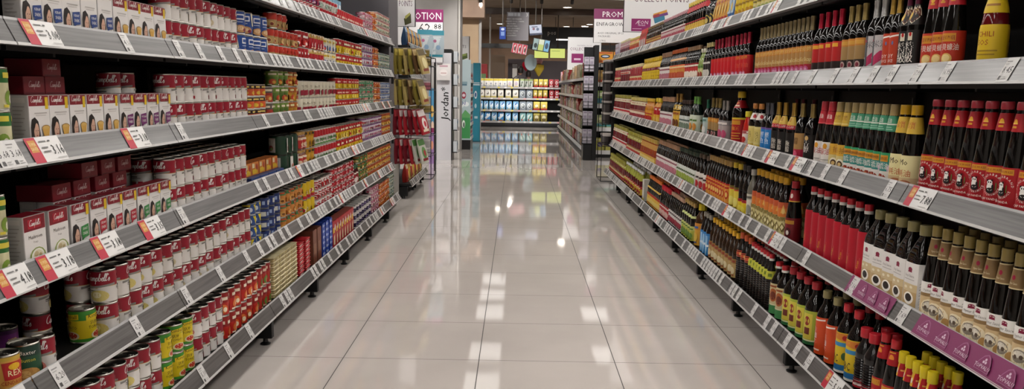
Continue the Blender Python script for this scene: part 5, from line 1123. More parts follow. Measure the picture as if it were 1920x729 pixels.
screen(1031,1060,91,109,27,0,'plain yellow-green screen nearest the white board',[R(-.97,.03,.97,.97,em('ccd46c',1)),R(-.8,.7,.3,.76,em('8a9a4c',1))])
screen(992,1017,46,66,22,0,'blue framed monitor with pale picture beside the aisle sign',[R(-.94,.2,.9,.96,em('c4c8d8',.9)),R(-.94,.03,.94,.18,em('1c2c5a',.6)),E(-.3,.6,.2,.12,em('8a5a6a',.8)),E(.3,.55,.22,.14,em('5a6a8a',.8)),R(-.6,.74,.3,.82,em('4a4a6a',.8))],rollz=-.08)
screen(936,949,50,74,22,0,'narrow blue lit sign beside the aisle sign',[R(-.9,.03,.9,.97,em('2c4aa0',.9)),E(0,.8,.5,.1,em('d0d8e8',1)),R(-.5,.3,.5,.6,em('8aa4d8',.9))])
# downlights
def down(px,py,z=3.6,r=.11):
    d=at(px,py,10)-Vector((0,0,CAMZ)); k=(z-CAMZ)/d.z; p=Vector((0,0,CAMZ))+d*k; return p.x,p.y
DL=[down(938,44),down(1064,13),down(1062,49),down(1106,45)]
for i,(x,y) in enumerate(DL+[(-2,28),(2.6,34),(-.2,34.5),(4.5,29)]):  # last four are added to brighten the brown back area
    u=empty('ceiling_downlight',(x,y,3.6)); tag(u,['round ceiling downlight above the aisle sign','round ceiling downlight nearest above the white board','small round ceiling downlight above the yellow-green screens','small round ceiling downlight beside the promotion board','added round downlight behind the beige wall','added round downlight deep on the counter side','added round downlight over the people','added round downlight beyond the promotion board'][i],'light','round downlights over the counter')
    m=MB(); m.lathe([(.16,0),(.17,-.012),(.13,-.02),(.12,-.005)],18,'cfccc8:k'); put('trim_ring',m,u)
    m=MB(); m.lathe([(.12,-.006),(0,-.008)],18,'fff2e2:e%d'%(30 if i<4 else 420)); put('bulb',m,u)
for i,x in enumerate((-3.1,-2.0,2.7,3.7)):  # extra panels added to light the milk powder shelf
    e=empty('ceiling_light',(x,22.95,3.6)); put('frame',lfm,e); put('diffuser',lem2,e); tag(e,f'added white ceiling panel, {nth(i)} along the line before the milk powder shelf','light','panel lights in the ceiling')
def spotlight(x,y,tx,ty,tz,watt,label,ang=60):  # unseen lamps added to brighten the far shelf, boards, stands and wall
    u=empty('added_spotlight',(x,y,3.6)); tag(u,label,'light','added spotlights in the ceiling')
    d=(Vector((tx,ty,tz))-Vector((x,y,3.42))).normalized()
    m=MB(); m.tube([(0,0,0),(0,0,-.12)],.012,'1a1a1b:k'); put('stem',m,u)
    m=MB(); p=Vector((0,0,-.16)); m.tube([p-d*.07,p+d*.07],.045,'1a1a1b:k',12); put('lamp_head',m,u)
    L=bpy.data.lights.new('spot','SPOT'); L.energy=watt; L.spot_size=math.radians(ang); L.spot_blend=.6; L.shadow_soft_size=.04; L.color=(1,.97,.93)
    lo=bpy.data.objects.new('spot_beam',L); C.objects.link(lo); lo.parent=u; lo.location=p+d*.08; lo.rotation_euler=d.to_track_quat('-Z','Y').to_euler()
for i,x in enumerate((-1.0,-.2,.6,1.4)): spotlight(x,22.9,x,26,.62,270,f'added black spotlight aimed at the milk shelf, {nth(i)} from the beige wall side')
spotlight(.6,12.2,1.6,15.2,2.0,400*.7,'added black spotlight aimed at the purple promotion board beyond the sauce rack')
spotlight(-.4,11.0,-1.2,13.85,1.2,400*.6,'added black spotlight aimed at the white toothbrush stand')
spotlight(.2,17.4,1.5,20,1.9,400*.7,'added black spotlight aimed at the farther collect points board',70)
spotlight(-.3,20.8,-1.3,23.7,2.3,260,'added black spotlight aimed at the beige wall',70)
spotlight(.0,13.4,-1.0,16.3,1.0,230,'added black spotlight aimed at the pale blue and green display',50)
# balloons
m=MB(); m.lathe([(0,0),(.03,.01),(.11,.12),(.13,.2),(.1,.28),(0,.32)],14,'b01830:g'); m.lathe([(.012,-.02),(0,0)],8,'b01830:g'); p=at(986,133,28); o=put('hanging_balloon',m,None,p); tag(o,'round red balloon behind the milk powder shelf','balloon')
m=MB(); m.lathe([(.012,-.04),(.06,.02),(.17,.2),(.17,.32),(0,.36)],12,'cfb43c:g'); m.lathe([(0,.34),(.1,.38),(.13,.46),(.08,.54),(0,.56)],12,'c9949c:g'); p=at(1010,141,28); o=put('hanging_balloon',m,None,p); tag(o,'yellow and pink balloon above the gold milk bags','balloon')
x0,x1,z0,z1=span(988,1002,107,127,27.8)
m=MB(); m.lathe([(0,-.02),(.19,-.02),(.2,0),(.19,.02),(0,.02)],24,'b9cdd4:g'); o=put('hanging_round_sign',m,None,((x0+x1)/2,27.8,(z0+z1)/2)); o.rotation_euler=(PI/2,0,0); o.scale=(1,1.3,1); tag(o,'pale blue oval sign above the red balloon','sign')
# people behind the milk shelf
def person(x,y,hgt,shirt,hair,label,face):
    s=hgt/1.72
    J=[('pelvis',(0,0,.95),.13),('waist',(0,0,1.1),.125),('chest',(0,0,1.3),.15),('neckbase',(0,0,1.45),.075),('neck',(0,.01,1.52),.052)]
    v=[];e=[];r=[];I={}
    def add(n,p,rad,par=None):
        I[n]=len(v); v.append((p[0]*s,p[1]*s,p[2]*s)); r.append(rad*s)
        if par: e.append((I[par],I[n]))
    pr=None
    for n,p,rad in J: add(n,p,rad,pr); pr=n
    for sg,nm in ((-1,'l'),(1,'r')):
        add('sh'+nm,(sg*.17,0,1.42),.062,'neckbase'); add('el'+nm,(sg*.23,.02,1.14),.043,'sh'+nm); add('wr'+nm,(sg*.2,.2,.98),.028,'el'+nm); add('pa'+nm,(sg*.19,.27,.96),.032,'wr'+nm)
        for k in range(4):
            add(f'f{nm}{k}',(sg*(.165+.017*k),.315,.955),.009,'pa'+nm); add(f'g{nm}{k}',(sg*(.165+.017*k),.345+.006*(k in(1,2)),.94),.008,f'f{nm}{k}')
        add('t'+nm,(sg*.155,.285,.95),.011,'pa'+nm); add('u'+nm,(sg*.14,.315,.935),.009,'t'+nm)
        add('hi'+nm,(sg*.09,0,.88),.095,'pelvis'); add('kn'+nm,(sg*.1,.01,.5),.06,'hi'+nm); add('an'+nm,(sg*.1,-.02,.09),.04,'kn'+nm); add('to'+nm,(sg*.11,.13,.035),.035,'an'+nm)
    me=bpy.data.meshes.new('person'); me.from_pydata(v,e,[]); o=bpy.data.objects.new('person',me); C.objects.link(o)
    sk=o.modifiers.new('skin','SKIN'); 
    for i,d in enumerate(me.skin_vertices[0].data if me.skin_vertices else []): d.radius=(r[i],r[i])
    if me.skin_vertices: me.skin_vertices[0].data[0].use_root=True
    sb=o.modifiers.new('sub','SUBSURF'); sb.levels=1; sb.render_levels=1
    me.materials.append(M(shirt)); o.location=(x,y,0); o.rotation_euler.z=face
    tag(o,label,'person')
    hd=MB(); hz=1.63*s
    hd.lathe([(0,-.125*s),(.035*s,-.118*s),(.058*s,-.08*s),(.072*s,-.02*s),(.076*s,.03*s),(.068*s,.08*s),(.04*s,.112*s),(0,.122*s)],16,'a9826c',o=(0,.02*s,hz))
    hd.lathe([(0,-.02*s),(.014*s,-.016*s),(.009*s,.03*s),(0,.035*s)],8,'a07862',o=(0,.098*s,hz-.01*s))
    for sg in (-1,1):
        hd.lathe([(0,-.012*s),(.013*s,0),(0,.012*s)],8,'1c1412',o=(sg*.03*s,.083*s,hz+.012*s)); hd.lathe([(0,-.03*s),(.018*s,0),(0,.03*s)],8,'a07862',o=(sg*.077*s,.02*s,hz))
    hd.box((-.022*s,.083*s,hz-.06*s),(.022*s,.092*s,hz-.05*s),'8f5a50'); put('head',hd,o)
    hh=MB(); hh.lathe([(.082*s,-.06*s),(.088*s,.0),(.088*s,.05*s),(.074*s,.105*s),(.04*s,.135*s),(0,.14*s)],16,hair,o=(0,-.005*s,hz)); put('hair',hh,o)
person(at(976,130,27.1).x,27.1,1.80,'3a3438','17110f:b','person with short dark hair in dark top behind the milk powder shelf',.35)
person(at(991,138,27.6).x,27.6,1.68,'6a3034','1c1412:b','second person with dark hair behind the green milk bags',-.3)
# --- gondola beyond the right rack: aisle face with mixed packs
GX=1.24; u=empty('shelving_unit',(GX,0,0)); tag(u,'black shelving of mixed cartons and pouches beyond the end of the sauce rack','shelving')
m=MB(); m.box((.40,15.0,.1),(.43,25.6,1.75),BLACK); put('back_panel',m,u)
m=MB(); m.box((.05,15.0,0),(.42,25.6,.07),'121213:k'); put('plinth',m,u)
GLV=[1.36,1.03,.71,.39,.08]
for z in GLV:
    m=MB(); m.box((0,15.0,z),(.41,25.6,z+.02),BLACK); s=put('shelf',m,u)
    m=MB(); m.raw([(-.03,15,z-.02),(-.03,25.6,z-.02),(0,25.6,z+.035),(0,15,z+.035),(-.02,15,z-.022),(-.02,25.6,z-.022)],[(0,3,2,1),(0,1,5,4)],'b0aeae:k'); put('price_rail',m,s)
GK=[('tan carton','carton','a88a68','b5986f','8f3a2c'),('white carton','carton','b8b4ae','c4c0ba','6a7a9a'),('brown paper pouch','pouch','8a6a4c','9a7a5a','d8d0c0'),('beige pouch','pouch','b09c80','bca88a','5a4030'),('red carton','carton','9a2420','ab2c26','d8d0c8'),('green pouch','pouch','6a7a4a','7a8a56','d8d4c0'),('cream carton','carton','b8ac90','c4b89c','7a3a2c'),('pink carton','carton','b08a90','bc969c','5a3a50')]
GP={}
def gpack(k,w,h):
    kk=(k,round(w,2),round(h,2))
    if kk not in GP:
        nm,ty,sd,fr,ac=GK[k]; ops=[R(-.7,.62,.5,.8,ac),E(0,.34,.5,.18,sd),R(-.6,.06,.6,.12,ac)]
        GP[kk]=(carton(1,w,.12,h,sd,fr,ops) if ty=='carton' else pouch(1,w,.1,h,fr,ops))[0][1].mesh('food_'+ty)
    return GP[kk]
SN=['top','second','third','fourth','bottom']
for li,z in enumerate(GLV):
    y=15.15; ct={}
    while y<25.4:
        k=(int(y*1.7)+li*3)%8 if random.random()<.7 else random.randrange(8)
        w=random.choice((.16,.18,.2)); h=random.choice((.19,.22,.25)) if li else random.choice((.17,.2,.28,.3))
        o=put('food_'+GK[k][1],gpack(k,w,h),None,(GX+.09,y+w/2,z+.0205),PI)
        i=ct.get(k,0); ct[k]=i+1
        tag(o,f'{GK[k][0]}, {nth(i)} of its kind from near end, {SN[li]} shelf beyond sauce rack',GK[k][1],'mixed packs beyond the sauce rack')
        y+=w+random.choice((.01,.02,.03))
# endcap wire bins with grey packs
EX0,EX1=1.10,1.32
u=empty('wire_bin_rack',(0,14.3,0)); tag(u,'black wire bin rack of grey packs on the end of the far right shelving','rack')
m=MB(); m.box((EX0+.02,.3,0),(EX1,.36,1.88),'0f0f10:b'); m.box((1.27,-.02,0),(1.34,.36,1.9),'0f0f10:b'); put('upright',m,u)
m=MB(); m.box((EX0+.02,.0,0),(EX1,.36,.26),'131314:k'); put('plinth',m,u)
ELV=[1.46,1.15,.86,.57,.27]
for z in ELV:
    m=MB(); m.box((EX0,0,z),(EX1-.05,.3,z+.014),'141415:k')
    for zz in (z+.06,z+.12): m.tube([(EX0,.3,zz),(EX0,0,zz),(EX1-.05,0,zz)],.005,'0f0f10:k')
    for xx in (EX0,EX0+.085,EX1-.05): m.tube([(xx,0,z),(xx,0,z+.12)],.005,'0f0f10:k')
    put('wire_bin',m,u)
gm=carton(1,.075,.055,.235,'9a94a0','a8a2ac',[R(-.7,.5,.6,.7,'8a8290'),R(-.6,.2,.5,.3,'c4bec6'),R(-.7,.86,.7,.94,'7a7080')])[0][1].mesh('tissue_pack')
for li,z in enumerate(ELV):
    for c in range(2):
        for rr in range(2):
            o=put('tissue_pack',gm,None,(EX0+.045+.082*c,14.3+.045+.07*rr,z+.0145),-PI/2); tag(o,f'grey upright pack, {["outer","inner"][c]} column, {["front","rear"][rr]}, {SN[li]} wire bin','pack','grey packs in the wire bins')
# white shelved unit with cartons and the promotion board on top
u=empty('shelving_unit',(0,14.9,0)); tag(u,'dark shelving with white shelf edges under the purple promotion board','shelving')
m=MB(); m.box((1.345,.34,0),(2.3,.37,1.75),BLACK); put('back_panel',m,u)
m=MB(); m.box((1.345,.02,0),(2.3,.34,.09),'131314:k'); put('plinth',m,u)
WLV=[1.60,1.27,.90,.50,.10]
for z in WLV:
    m=MB(); m.box((1.345,0,z),(2.3,.34,z+.02),BLACK); s=put('shelf',m,u); m=MB(); m.box((1.345,-.02,z-.04),(2.3,0,z+.03),'d0cecd:k'); put('price_rail',m,s)
wk=[('orange carton with dark oval','c98a2c',[R(-.8,.1,.8,.3,'b5581c'),E(0,.62,.62,.16,'1c2430'),E(0,.62,.45,.08,'b8c0d0'),R(-.9,.86,.9,.95,'a8402c')],.26,.2),('tan carton with gold band','a8844a',[R(-.8,.5,.8,.75,'c9a45a'),R(-.7,.1,.5,.25,'b5402c')],.17,.22),('teal and green carton','8aa45a',[R(-1,.1,1,.45,'2c6a7a'),R(-.6,.6,.6,.85,'d0d4b0')],.17,.24),('green and cream carton','a0a878',[R(-1,.1,1,.35,'4a8a8a'),R(-.6,.6,.6,.8,'d8d0a0')],.17,.22),('yellow-green carton with purple oval','a8a04a',[E(0,.5,.6,.2,'4a3a6a'),R(-.8,.8,.8,.92,'c9c08a')],.17,.22)]
for li,z in enumerate(WLV):
    nm,c,ops,w,h=wk[li]
    for i in range(3):
        me=carton(1,w,.14,h,c,c,ops)[0][1].mesh('food_carton') if i==0 else me
        o=put('food_carton',me,None,(1.38+w/2+i*(w+.015),14.9+.1,z+.0205),-PI/2); tag(o,f'{nm}, {nth(i)} from the wire bins, {SN[li]} white-edged shelf','carton','cartons on the white-edged shelves')
def promo(name,x0,x1,z0,z1,Y,ops,label,posts,zfoot):
    u=empty(name,(0,Y,0)); tag(u,label,'sign')
    m=MB(); board(m,x0,x1,z0,z1,0,'dedcdc',ops); put('panel',m,u)
    for x in posts:
        m=MB(); m.tube([(x,.045,zfoot),(x,.045,z1-.05)],.012,'6a6866:m'); put('post',m,u)
    return u
x0,x1,z0,z1=span(1112,1232,18,80,15.2); hw=(x1-x0)/2
promo('promotion_sign',x0,x1,z0,z1,15.2,[R(-1,.7,1,1,'7a2458'),T('PROMOTION',0,.76,.17,'e8e4e6',mw=1.78),T('ENFAGROW A+',-.36,.5,.11,'1c1a1c',mw=1.1),T('A+S3 ORIGINAL 3PCS',-.45,.26,.06,'2c2a2c',mw=.85),T('PACKAGES',-.65,.17,.055,'2c2a2c',mw=.5),T('1.7KG',-.7,.04,.05,'2c2a2c')],'purple and white promotion board for milk powder above the far right shelving',(x0+.3,x1-.2),1.75)
x0,x1,z0,z1=span(1063,1120,70,131,20)
def points_ops(): return [T('COLLECT POINTS',0,.6,.09,'6a2450',mw=1.7),T('MEMBERS PLUS',0,.72,.05,'a8a0a8',mw=1.0),R(-.75,.22,-.05,.5,'8a1c62'),R(-.6,.3,-.2,.36,'d8b8cc'),P([(.05,.4),(.7,.55),(.72,.46),(.08,.3)],'b58a3c'),P([(.1,.3),(.75,.44),(.76,.34),(.14,.2)],'5a5060')]
promo('points_sign',x0,x1+.1,z0,z1,20,points_ops(),'white collect points board above the far right shelving, farther one',(1.655,),1.75)
x0,x1,z0,_=span(1168,1310,0,57,11.0); z1=2.75
sc_=1/(z1-z0)
u=promo('points_sign',x0,x1,z0-.02,z1,11.0,[R(.97,0,1,1,'1a181a'),T('COLLECT POINTS',.0,at(1238,2,11).z*sc_-z0*sc_,.085,'4a1c3a',mw=1.48),T('TO',0,.62,.07,'4a1c3a'),R(-.78,(at(0,36,11).z-z0)*sc_,-.26,(at(0,13,11).z-z0)*sc_,'8a1c62'),T('ÆON',-.5,(at(0,23,11).z-z0)*sc_,.055,'e8d0de',.15),T('MEMBER',-.5,(at(0,26.5,11).z-z0)*sc_,.022,'d8b8cc',mw=.3),R(-.75,(at(0,32,11).z-z0)*sc_,-.5,(at(0,31,11).z-z0)*sc_,'d8a8c4'),
  P([(-.2,.27),(.16,.335),(.17,.30),(-.19,.23)],'c9903c'),P([(-.2,.235),(.18,.30),(.2,.26),(-.18,.2)],'6a3a7a'),P([(-.19,.205),(.1,.25),(.12,.19),(-.15,.13)],'3a7a94'),P([(-.21,.25),(-.04,.28),(-.03,.24),(-.2,.21)],'9a3c44')],'large grey-white collect points board standing beyond the top sauce shelf',(x0+.3,x1-.25),.0)
# black wire stand with dark tubs beside the sauce rack
def wire_stand(x0,x1,y0,y1,h,levels,label):
    u=empty('wire_stand',((x0+x1)/2,(y0+y1)/2,0)); tag(u,label,'rack'); cx,cy=(x0+x1)/2,(y0+y1)/2; W=(x1-x0)/2; Dp=(y1-y0)/2
    m=MB()
    for sx in (-W,W):
        m.tube([(sx,-Dp,.01),(sx,-Dp,h),(sx,Dp,h),(sx,Dp,.01)],.006,'0e0e0f:k'); m.tube([(sx,-Dp,.01),(sx,Dp,.01)],.006,'0e0e0f:k')
    for z in (.01,h): 
        for sy in (-Dp,Dp): m.tube([(-W,sy,z),(W,sy,z)],.006,'0e0e0f:k')
    put('wire_frame',m,u)
    for z in levels:
        m=MB(); m.tube([(-W,-Dp,z),(W,-Dp,z),(W,Dp,z),(-W,Dp,z)],.005,'0e0e0f:k',6,True)
        for k in range(5): xx=-W+2*W*(k+.5)/5; m.tube([(xx,-Dp,z),(xx,Dp,z)],.003,'0e0e0f:k',5)
        m.tube([(-W,-Dp,z+.05),(W,-Dp,z+.05)],.004,'0e0e0f:k'); put('wire_shelf',m,u)
    return cx,cy,W,Dp
SL=[1.26,1.0,.74,.46]
cx,cy,W,Dp=wire_stand(1.10,1.28,10.98,11.5,1.52,SL,'black wire stand of dark tubs at the far end of the sauce rack')
tb=MB(); tb.lathe([(0,0),(.055,0),(.062,.01,'2a2224:k'),(.066,.12,'b8b0ac:k'),(.07,.125),(.07,.145),(0,.148)],14,'2a2224:k'); tbm=tb.mesh('food_tub')
wc=MB(); wc.box((-.004,-.08,-.03),(.0,.08,.03),'d0cecd:k')
for li,z in enumerate(SL):
    for c in range(2):
        for rr in range(3):
            o=put('food_tub',tbm,None,(cx-.05+.0*c,cy-Dp+.09+.15*rr,z+.0065+.149*c),random.random()*3) if False else put('food_tub',tbm,None,(cx+.0,cy-Dp+.09+.15*rr,z+.0065+.1485*c*(li!=3)),0) if not (li==3 and c) else None
            if o: tag(o,f'dark tub with pale lid, {["lower","upper"][c]} of pair, {nth(rr)} from front, {SN[li]} wire shelf','tub','dark tubs on the wire stand')
# --- left side beyond the soup rack
u=empty('shelving_unit',(0,0,0)); tag(u,'short black shelving bay of snack packets beyond the soup rack','shelving')
m=MB(); m.box((-1.62,8.95,.1),(-1.6,10.6,2.3),BLACK); put('back_panel',m,u)
m=MB(); m.box((-1.66,8.92,.1),(-1.24,8.945,2.35),'6e6a6c:b'); put('end_panel',m,u)
NLV=[1.575,1.27,.98,.69,.13]
for z in NLV:
    y0=8.95 if z<1 else 9.05; xf=-1.12 if z>.2 else -1.10
    m=MB(); m.box((-1.6,8.96,z+.006),(xf-.02,10.6,z+.03),BLACK); s=put('shelf',m,u); put('price_rail',rail_mb(-1,xf,z,y0,10.6),s)
    for k in range(11):
        if random.random()<.8: put('price_tag',tagmesh('tag',.05,random.choice(PR),-1),s,(xf,9.12+k*.135,z+.004))
for y in (8.98,9.75,10.55):
    m=MB(); m.box((-1.5,y-.02,.03),(-1.15,y+.02,.13),BLACK); m.lathe([(0,0),(.022,0),(.012,.012),(.01,.04),(0,.04)],10,'161617:k',o=(-1.19,y,0)); put('base_foot',m,u)
m=MB(); m.box((-1.42,8.07,.13),(-1.17,8.45,.42),'8f8c86:b'); m.box((-1.44,8.06,.0),(-1.20,8.47,.13),'101011:k'); o=put('base_cabinet',m); tag(o,'small grey panelled base box at the far end of the soup rack','box')
NK=[('yellow snack packet','c9a83c',[R(-.9,.7,.9,.95,'b5842c'),E(0,.4,.5,.2,'8f5a2c'),R(-.6,.1,.6,.18,'d8d0a0')]),('orange snack packet','b5742c',[R(-.9,.7,.9,.95,'c9a050'),E(0,.4,.5,.2,'d8c080'),R(-.6,.1,.6,.18,'7a2c20')]),('red snack packet','a8281f',[R(-.9,.72,.9,.95,'c9b08a'),E(0,.4,.55,.2,'d9a050'),R(-.6,.1,.6,.18,'d8d0a0')]),('blue snack packet','1c3a5a',[R(-.9,.72,.9,.95,'8aa4c0'),E(0,.4,.5,.2,'c9a45a'),R(-.6,.1,.6,.18,'b5302c')])]
NM=[pouch(1,.17,.07,.2,c,ops)[0][1].mesh('snack_packet') for _,c,ops in NK]
for li,z in enumerate(NLV):
    ct={}; y=9.1
    n=0
    while y<10.5:
        k=[[3,1],[1,0],[0,0],[2,1],[2,0]][li][n%2]; n+=1
        for up_ in range(1):
            i=ct.get(k,0); ct[k]=i+1
            o=put('snack_packet',NM[k],None,(-1.2,y+.085,z+.0305),0); tag(o,f'{NK[k][0]}, {nth(i)} of its colour from near end, {SN[li]} shelf beyond soup rack','packet','snack packets beyond the soup rack')
        y+=.178
gt=MB(); gt.lathe([(0,0),(.05,0),(.055,.01),(.055,.1,'c9b48a'),(.055,.105),(.05,.12),(0,.12)],14,'6a8a3c'); gtm=gt.mesh('pickle_jar')
for i in range(2):
    for k in range(2):
        o=put('pickle_jar',gtm,None,(-1.21-.0*i,8.62+.12*i,.13+.0305+.1205*k)) if False else None
# hanging clip strips
BK=[('olive gold','7a6c2c',[R(-.9,.72,.9,.96,'b8a44a'),E(0,.42,.55,.22,'4a3a1c'),E(.1,.4,.3,.12,'c9b878'),R(-.7,.1,.7,.2,'d0c490')]),('pale gold','a8945a',[R(-.9,.72,.9,.96,'5a4a20'),E(0,.42,.55,.22,'d0c490'),R(-.7,.1,.7,.2,'7a2c20')]),('brown','5a4024',[R(-.9,.72,.9,.96,'b8a070'),E(0,.42,.55,.22,'c9a860'),R(-.7,.1,.7,.2,'d0c490')]),('red','9a1c28',[R(-.9,.72,.9,.96,'d0c4c0'),E(0,.42,.6,.24,'d8cfc8'),E(.1,.4,.3,.12,'b5303c'),R(-.7,.1,.7,.2,'d8c8b0')]),('dark red','6a1420',[R(-.9,.72,.9,.96,'a83a40'),E(0,.42,.55,.22,'b8848a'),R(-.7,.1,.7,.2,'d0c4c0')]),('white and green','b8b8ac',[R(-.9,.72,.9,.96,'4a7a3c'),E(0,.42,.6,.24,'5a8a4a'),E(.1,.4,.3,.12,'a8303c'),R(-.7,.1,.7,.2,'7a1c24')])]
BM=[pouch(0,.165,.03,.25,c,ops)[0][1].mesh('hanging_snack_bag') for _,c,ops in BK]
grp=[(1.53,[0,0,1,0,2,1],'top'),(1.235,[1,0,1,2,0,1],'second'),(.945,[4,3,3,4,3,3],'third'),(.66,[4,3,4,3,5,5],'bottom')]
for z,ks,nm in grp:
    u=empty('hanging_hook_strip',(-1.17,8.33,z)); tag(u,f'black hook carrying the {nm} row of snack bags','hook','hooks at the end of the soup rack')
    m=MB(); m.box((-.05,-.02,-.03),(-.03,.16,.06),'121213:k'); put('bracket',m,u)
    m=MB(); m.tube([(-.04,.07,.02),(.25,.07,.02),(.262,.07,.035)],.004,'c4c4c8:m',6); put('hook',m,u)
    ct={}
    for i,k in enumerate(ks):
        j=ct.get(k,0); ct[k]=j+1
        tl=.02+.045*i+random.uniform(-.015,.015)
        o=put('hanging_snack_bag',BM[k],None,(-1.17+.0+.042*i+.26*math.sin(tl),8.40,z+.018-.25*math.cos(tl)),0)
        o.rotation_mode='ZYX'; o.rotation_euler=(0,-tl,-.3+random.uniform(-.12,.08))
        tag(o,f'{BK[k][0]} snack bag, {nth(j)} of its colour from the rack, {nm} hook','bag','snack bags hanging beyond the soup rack')
# wire stand of tubs
TL=[1.44,1.14,.85,.56,.3]
cx,cy,W,Dp=wire_stand(-1.42,-1.09,10.85,11.45,1.55,TL,'black wire stand of gold and grey tubs beyond the soup rack')
def tubm(c1,c2):
    t=MB(); t.lathe([(0,0),(.06,0),(.064,.01,c1),(.066,.085,c2),(.069,.09),(.069,.1),(0,.102)],14,c1); return t.mesh('food_tub')
TM=[('gold tub','8a7840:k','b8b4ac:k'),('pale grey tub','a8a4a4:k','c9c4c4:k'),('pink tub','a8606c:k','c9b4b8:k')]; TMM=[tubm(b_,c) for _,b_,c in TM]
for li,z in enumerate(TL):
    for k in range(2):
        for c in range(2):
            for rr in range(2):
                q=[0,2,0,1,1][li] if k==0 else [0,1,1,1,1][li]
                o=put('food_tub',TMM[q],None,(cx-.08+.15*c,cy-Dp+.12+.16*rr,z+.0055+.1025*k)); tag(o,f'{TM[q][0]}, {["lower","upper"][k]}, {["outer","inner"][1-c]} {["front","rear"][rr]}, {SN[li]} wire shelf near promotion board','tub','tubs on the wire stand by the promotion board')
tp=pouch(0,.19,.08,.34,'b4c4cc',[R(-1,.82,1,1,'3a9ab0'),P([(-.9,.1),(-.2,.1),(.5,.7),(-.4,.75)],'d8e0e4'),E(.2,.36,.3,.09,'8aa8c4'),E(-.25,.6,.22,.06,'b86a90'),R(-.5,.72,.6,.78,'d8e0e4'),R(-.8,.02,.8,.1,'3a9ab0')])[0][1].mesh('diaper_pack')
for i,(px,l) in enumerate(((799,'white and teal pack on the wire stand, beside the snack shelf'),(819,'white and teal pack on the wire stand, beside the price board'))):
    p=at(px,105,11.2); o=put('diaper_pack',tp,None,(p.x,11.05+.12*i,1.5565),-PI/2+.15); tag(o,l,'pack','teal topped packs on the wire stand')
# promotion board left, price board
x0,x1,z0,z1=span(733,831,18,116,12.0)
promo('promotion_sign',x0,x1,z0,z1,12.0,[R(-1,.76,1,1,'7a2458'),T('PROMOTION',0,.81,.14,'e8e4e6',mw=1.85),T('62',.29,.565,.18,'171517',mw=.6),R(.6,.05,.605,.74,'8a8688'),T('88',.79,.63,.11,'171517',mw=.33),T('.',.6,.57,.14,'171517'),R(-.9,.1,.5,.13,'9a989a')],'purple and white promotion board with large 62.88 price above the wire stand',(x0+.1,x1-.12),0)
x0,x1,_,_=span(700,779,0,50,10.75); z0=at(760,50,10.75).z
promo('points_sign',x0,x1,z0,2.7,10.75,[R(.965,0,1,1,'141214'),T('COLLECT POINTS',.1,.31,.09,'4a1c3a',mw=1.5),P([(.45,.12),(.78,.2),(.8,.06),(.5,.02)],'4a4a2c'),P([(.5,.16),(.74,.22),(.75,.18),(.52,.11)],'a8a45a')],'tall grey points board standing beyond the soup rack',(x0+.15,x1-.1),0)
# white toothbrush stand
x0,x1,z0,z1=span(819,857,90,299,13.85)
xp=at(846,200,13.85).x
u=empty('toothbrush_stand',(0,13.85,0)); tag(u,'tall white toothbrush stand with black sides and upright lettering','stand')
m=MB(); m.box((x0,0,0),(xp,.03,z1-.08),'c4c2c6:k'); decals(m,plane_map(((x0+xp)/2,0,.0),(1,0,0),(0,0,1),(0,-1,0)),[('t','Jordan*',.62,.53,.072,'0c0b0d',.12,0,PI/2),('t','Jordan*',.60,.533,.072,'0c0b0d',.12,0,PI/2)],(xp-x0)/2,z1-.08,9); put('front_panel',m,u)
m=MB(); m.box((x0,.0,z1-.08),(xp,.4,z1-.02),'1a191a:k'); m.box((xp,.0,0),(xp+.02,.42,z1-.04),'1a191a:k'); m.box((x0-.01,.38,0),(xp,.42,z1-.08),'1a191a:k'); put('casing',m,u)
for k in range(5):
    z=.12+.36*k; m=MB(); m.box((xp+.02,.02,z),(xp+.10,.38,z+.015),'1a191a:k'); s=put('side_shelf',m,u); m=MB(); m.box((xp+.10,.02,z-.01),(xp+.106,.38,z+.05),'c9c7c6:k'); put('price_rail',m,s)
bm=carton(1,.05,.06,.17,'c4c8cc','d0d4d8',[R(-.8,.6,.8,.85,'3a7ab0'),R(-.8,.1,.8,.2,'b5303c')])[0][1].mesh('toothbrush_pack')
for k in range(5):
    for j in range(3):
        o=put('toothbrush_pack',bm,None,(xp+.062,13.85+.08+.1*j,.12+.36*k+.0155),0); tag(o,f'white toothbrush pack, {nth(j)} from the front, {SN[4-k]} side shelf of white stand','pack','toothbrush packs on the white stand')
p=at(829,150,13.5); m=pouch(0,.22,.06,.26,'cfcac8',[E(0,.45,.6,.2,'dcd4d2'),R(-.4,.4,.4,.46,'b89a98'),R(-.6,.8,.6,.9,'b08a94')])[0][1]; o=put('hanging_white_pack',m,None,(p.x,13.78,p.z),-PI/2); tag(o,'white pack hanging on the front of the white toothbrush stand','pack')
p=at(821,118,13.5); m=pouch(0,.2,.05,.2,'a8989c',[E(-.3,.55,.3,.24,'c9a494'),E(.3,.55,.3,.24,'c9a494'),R(-.3,.86,1,.98,'4a7ab0'),R(-1,.02,1,.16,'d0ccd0')])[0][1]; o=put('hanging_face_pack',m,None,(p.x-.04,13.76,p.z),-PI/2); tag(o,'small pink and blue pack hanging above the white pack','pack')
m=carton(1,.10,.1,1.05,'3a6a8a','4a84a8',[R(-1,.0,1,.42,'8a6a9a'),E(0,.7,.5,.08,'c9a45a'),E(.1,.5,.5,.07,'d0b4a0'),R(-1,.42,1,.48,'7a2450'),E(0,.25,.4,.06,'c98a70')])[0][1]; p=at(811,292,13.2); o=put('display_carton',m,None,(p.x,13.2,0.0),-PI/2); o.location.z=0.0; o.scale.z=1.1; tag(o,'tall blue and purple display carton beside the white toothbrush stand','carton')
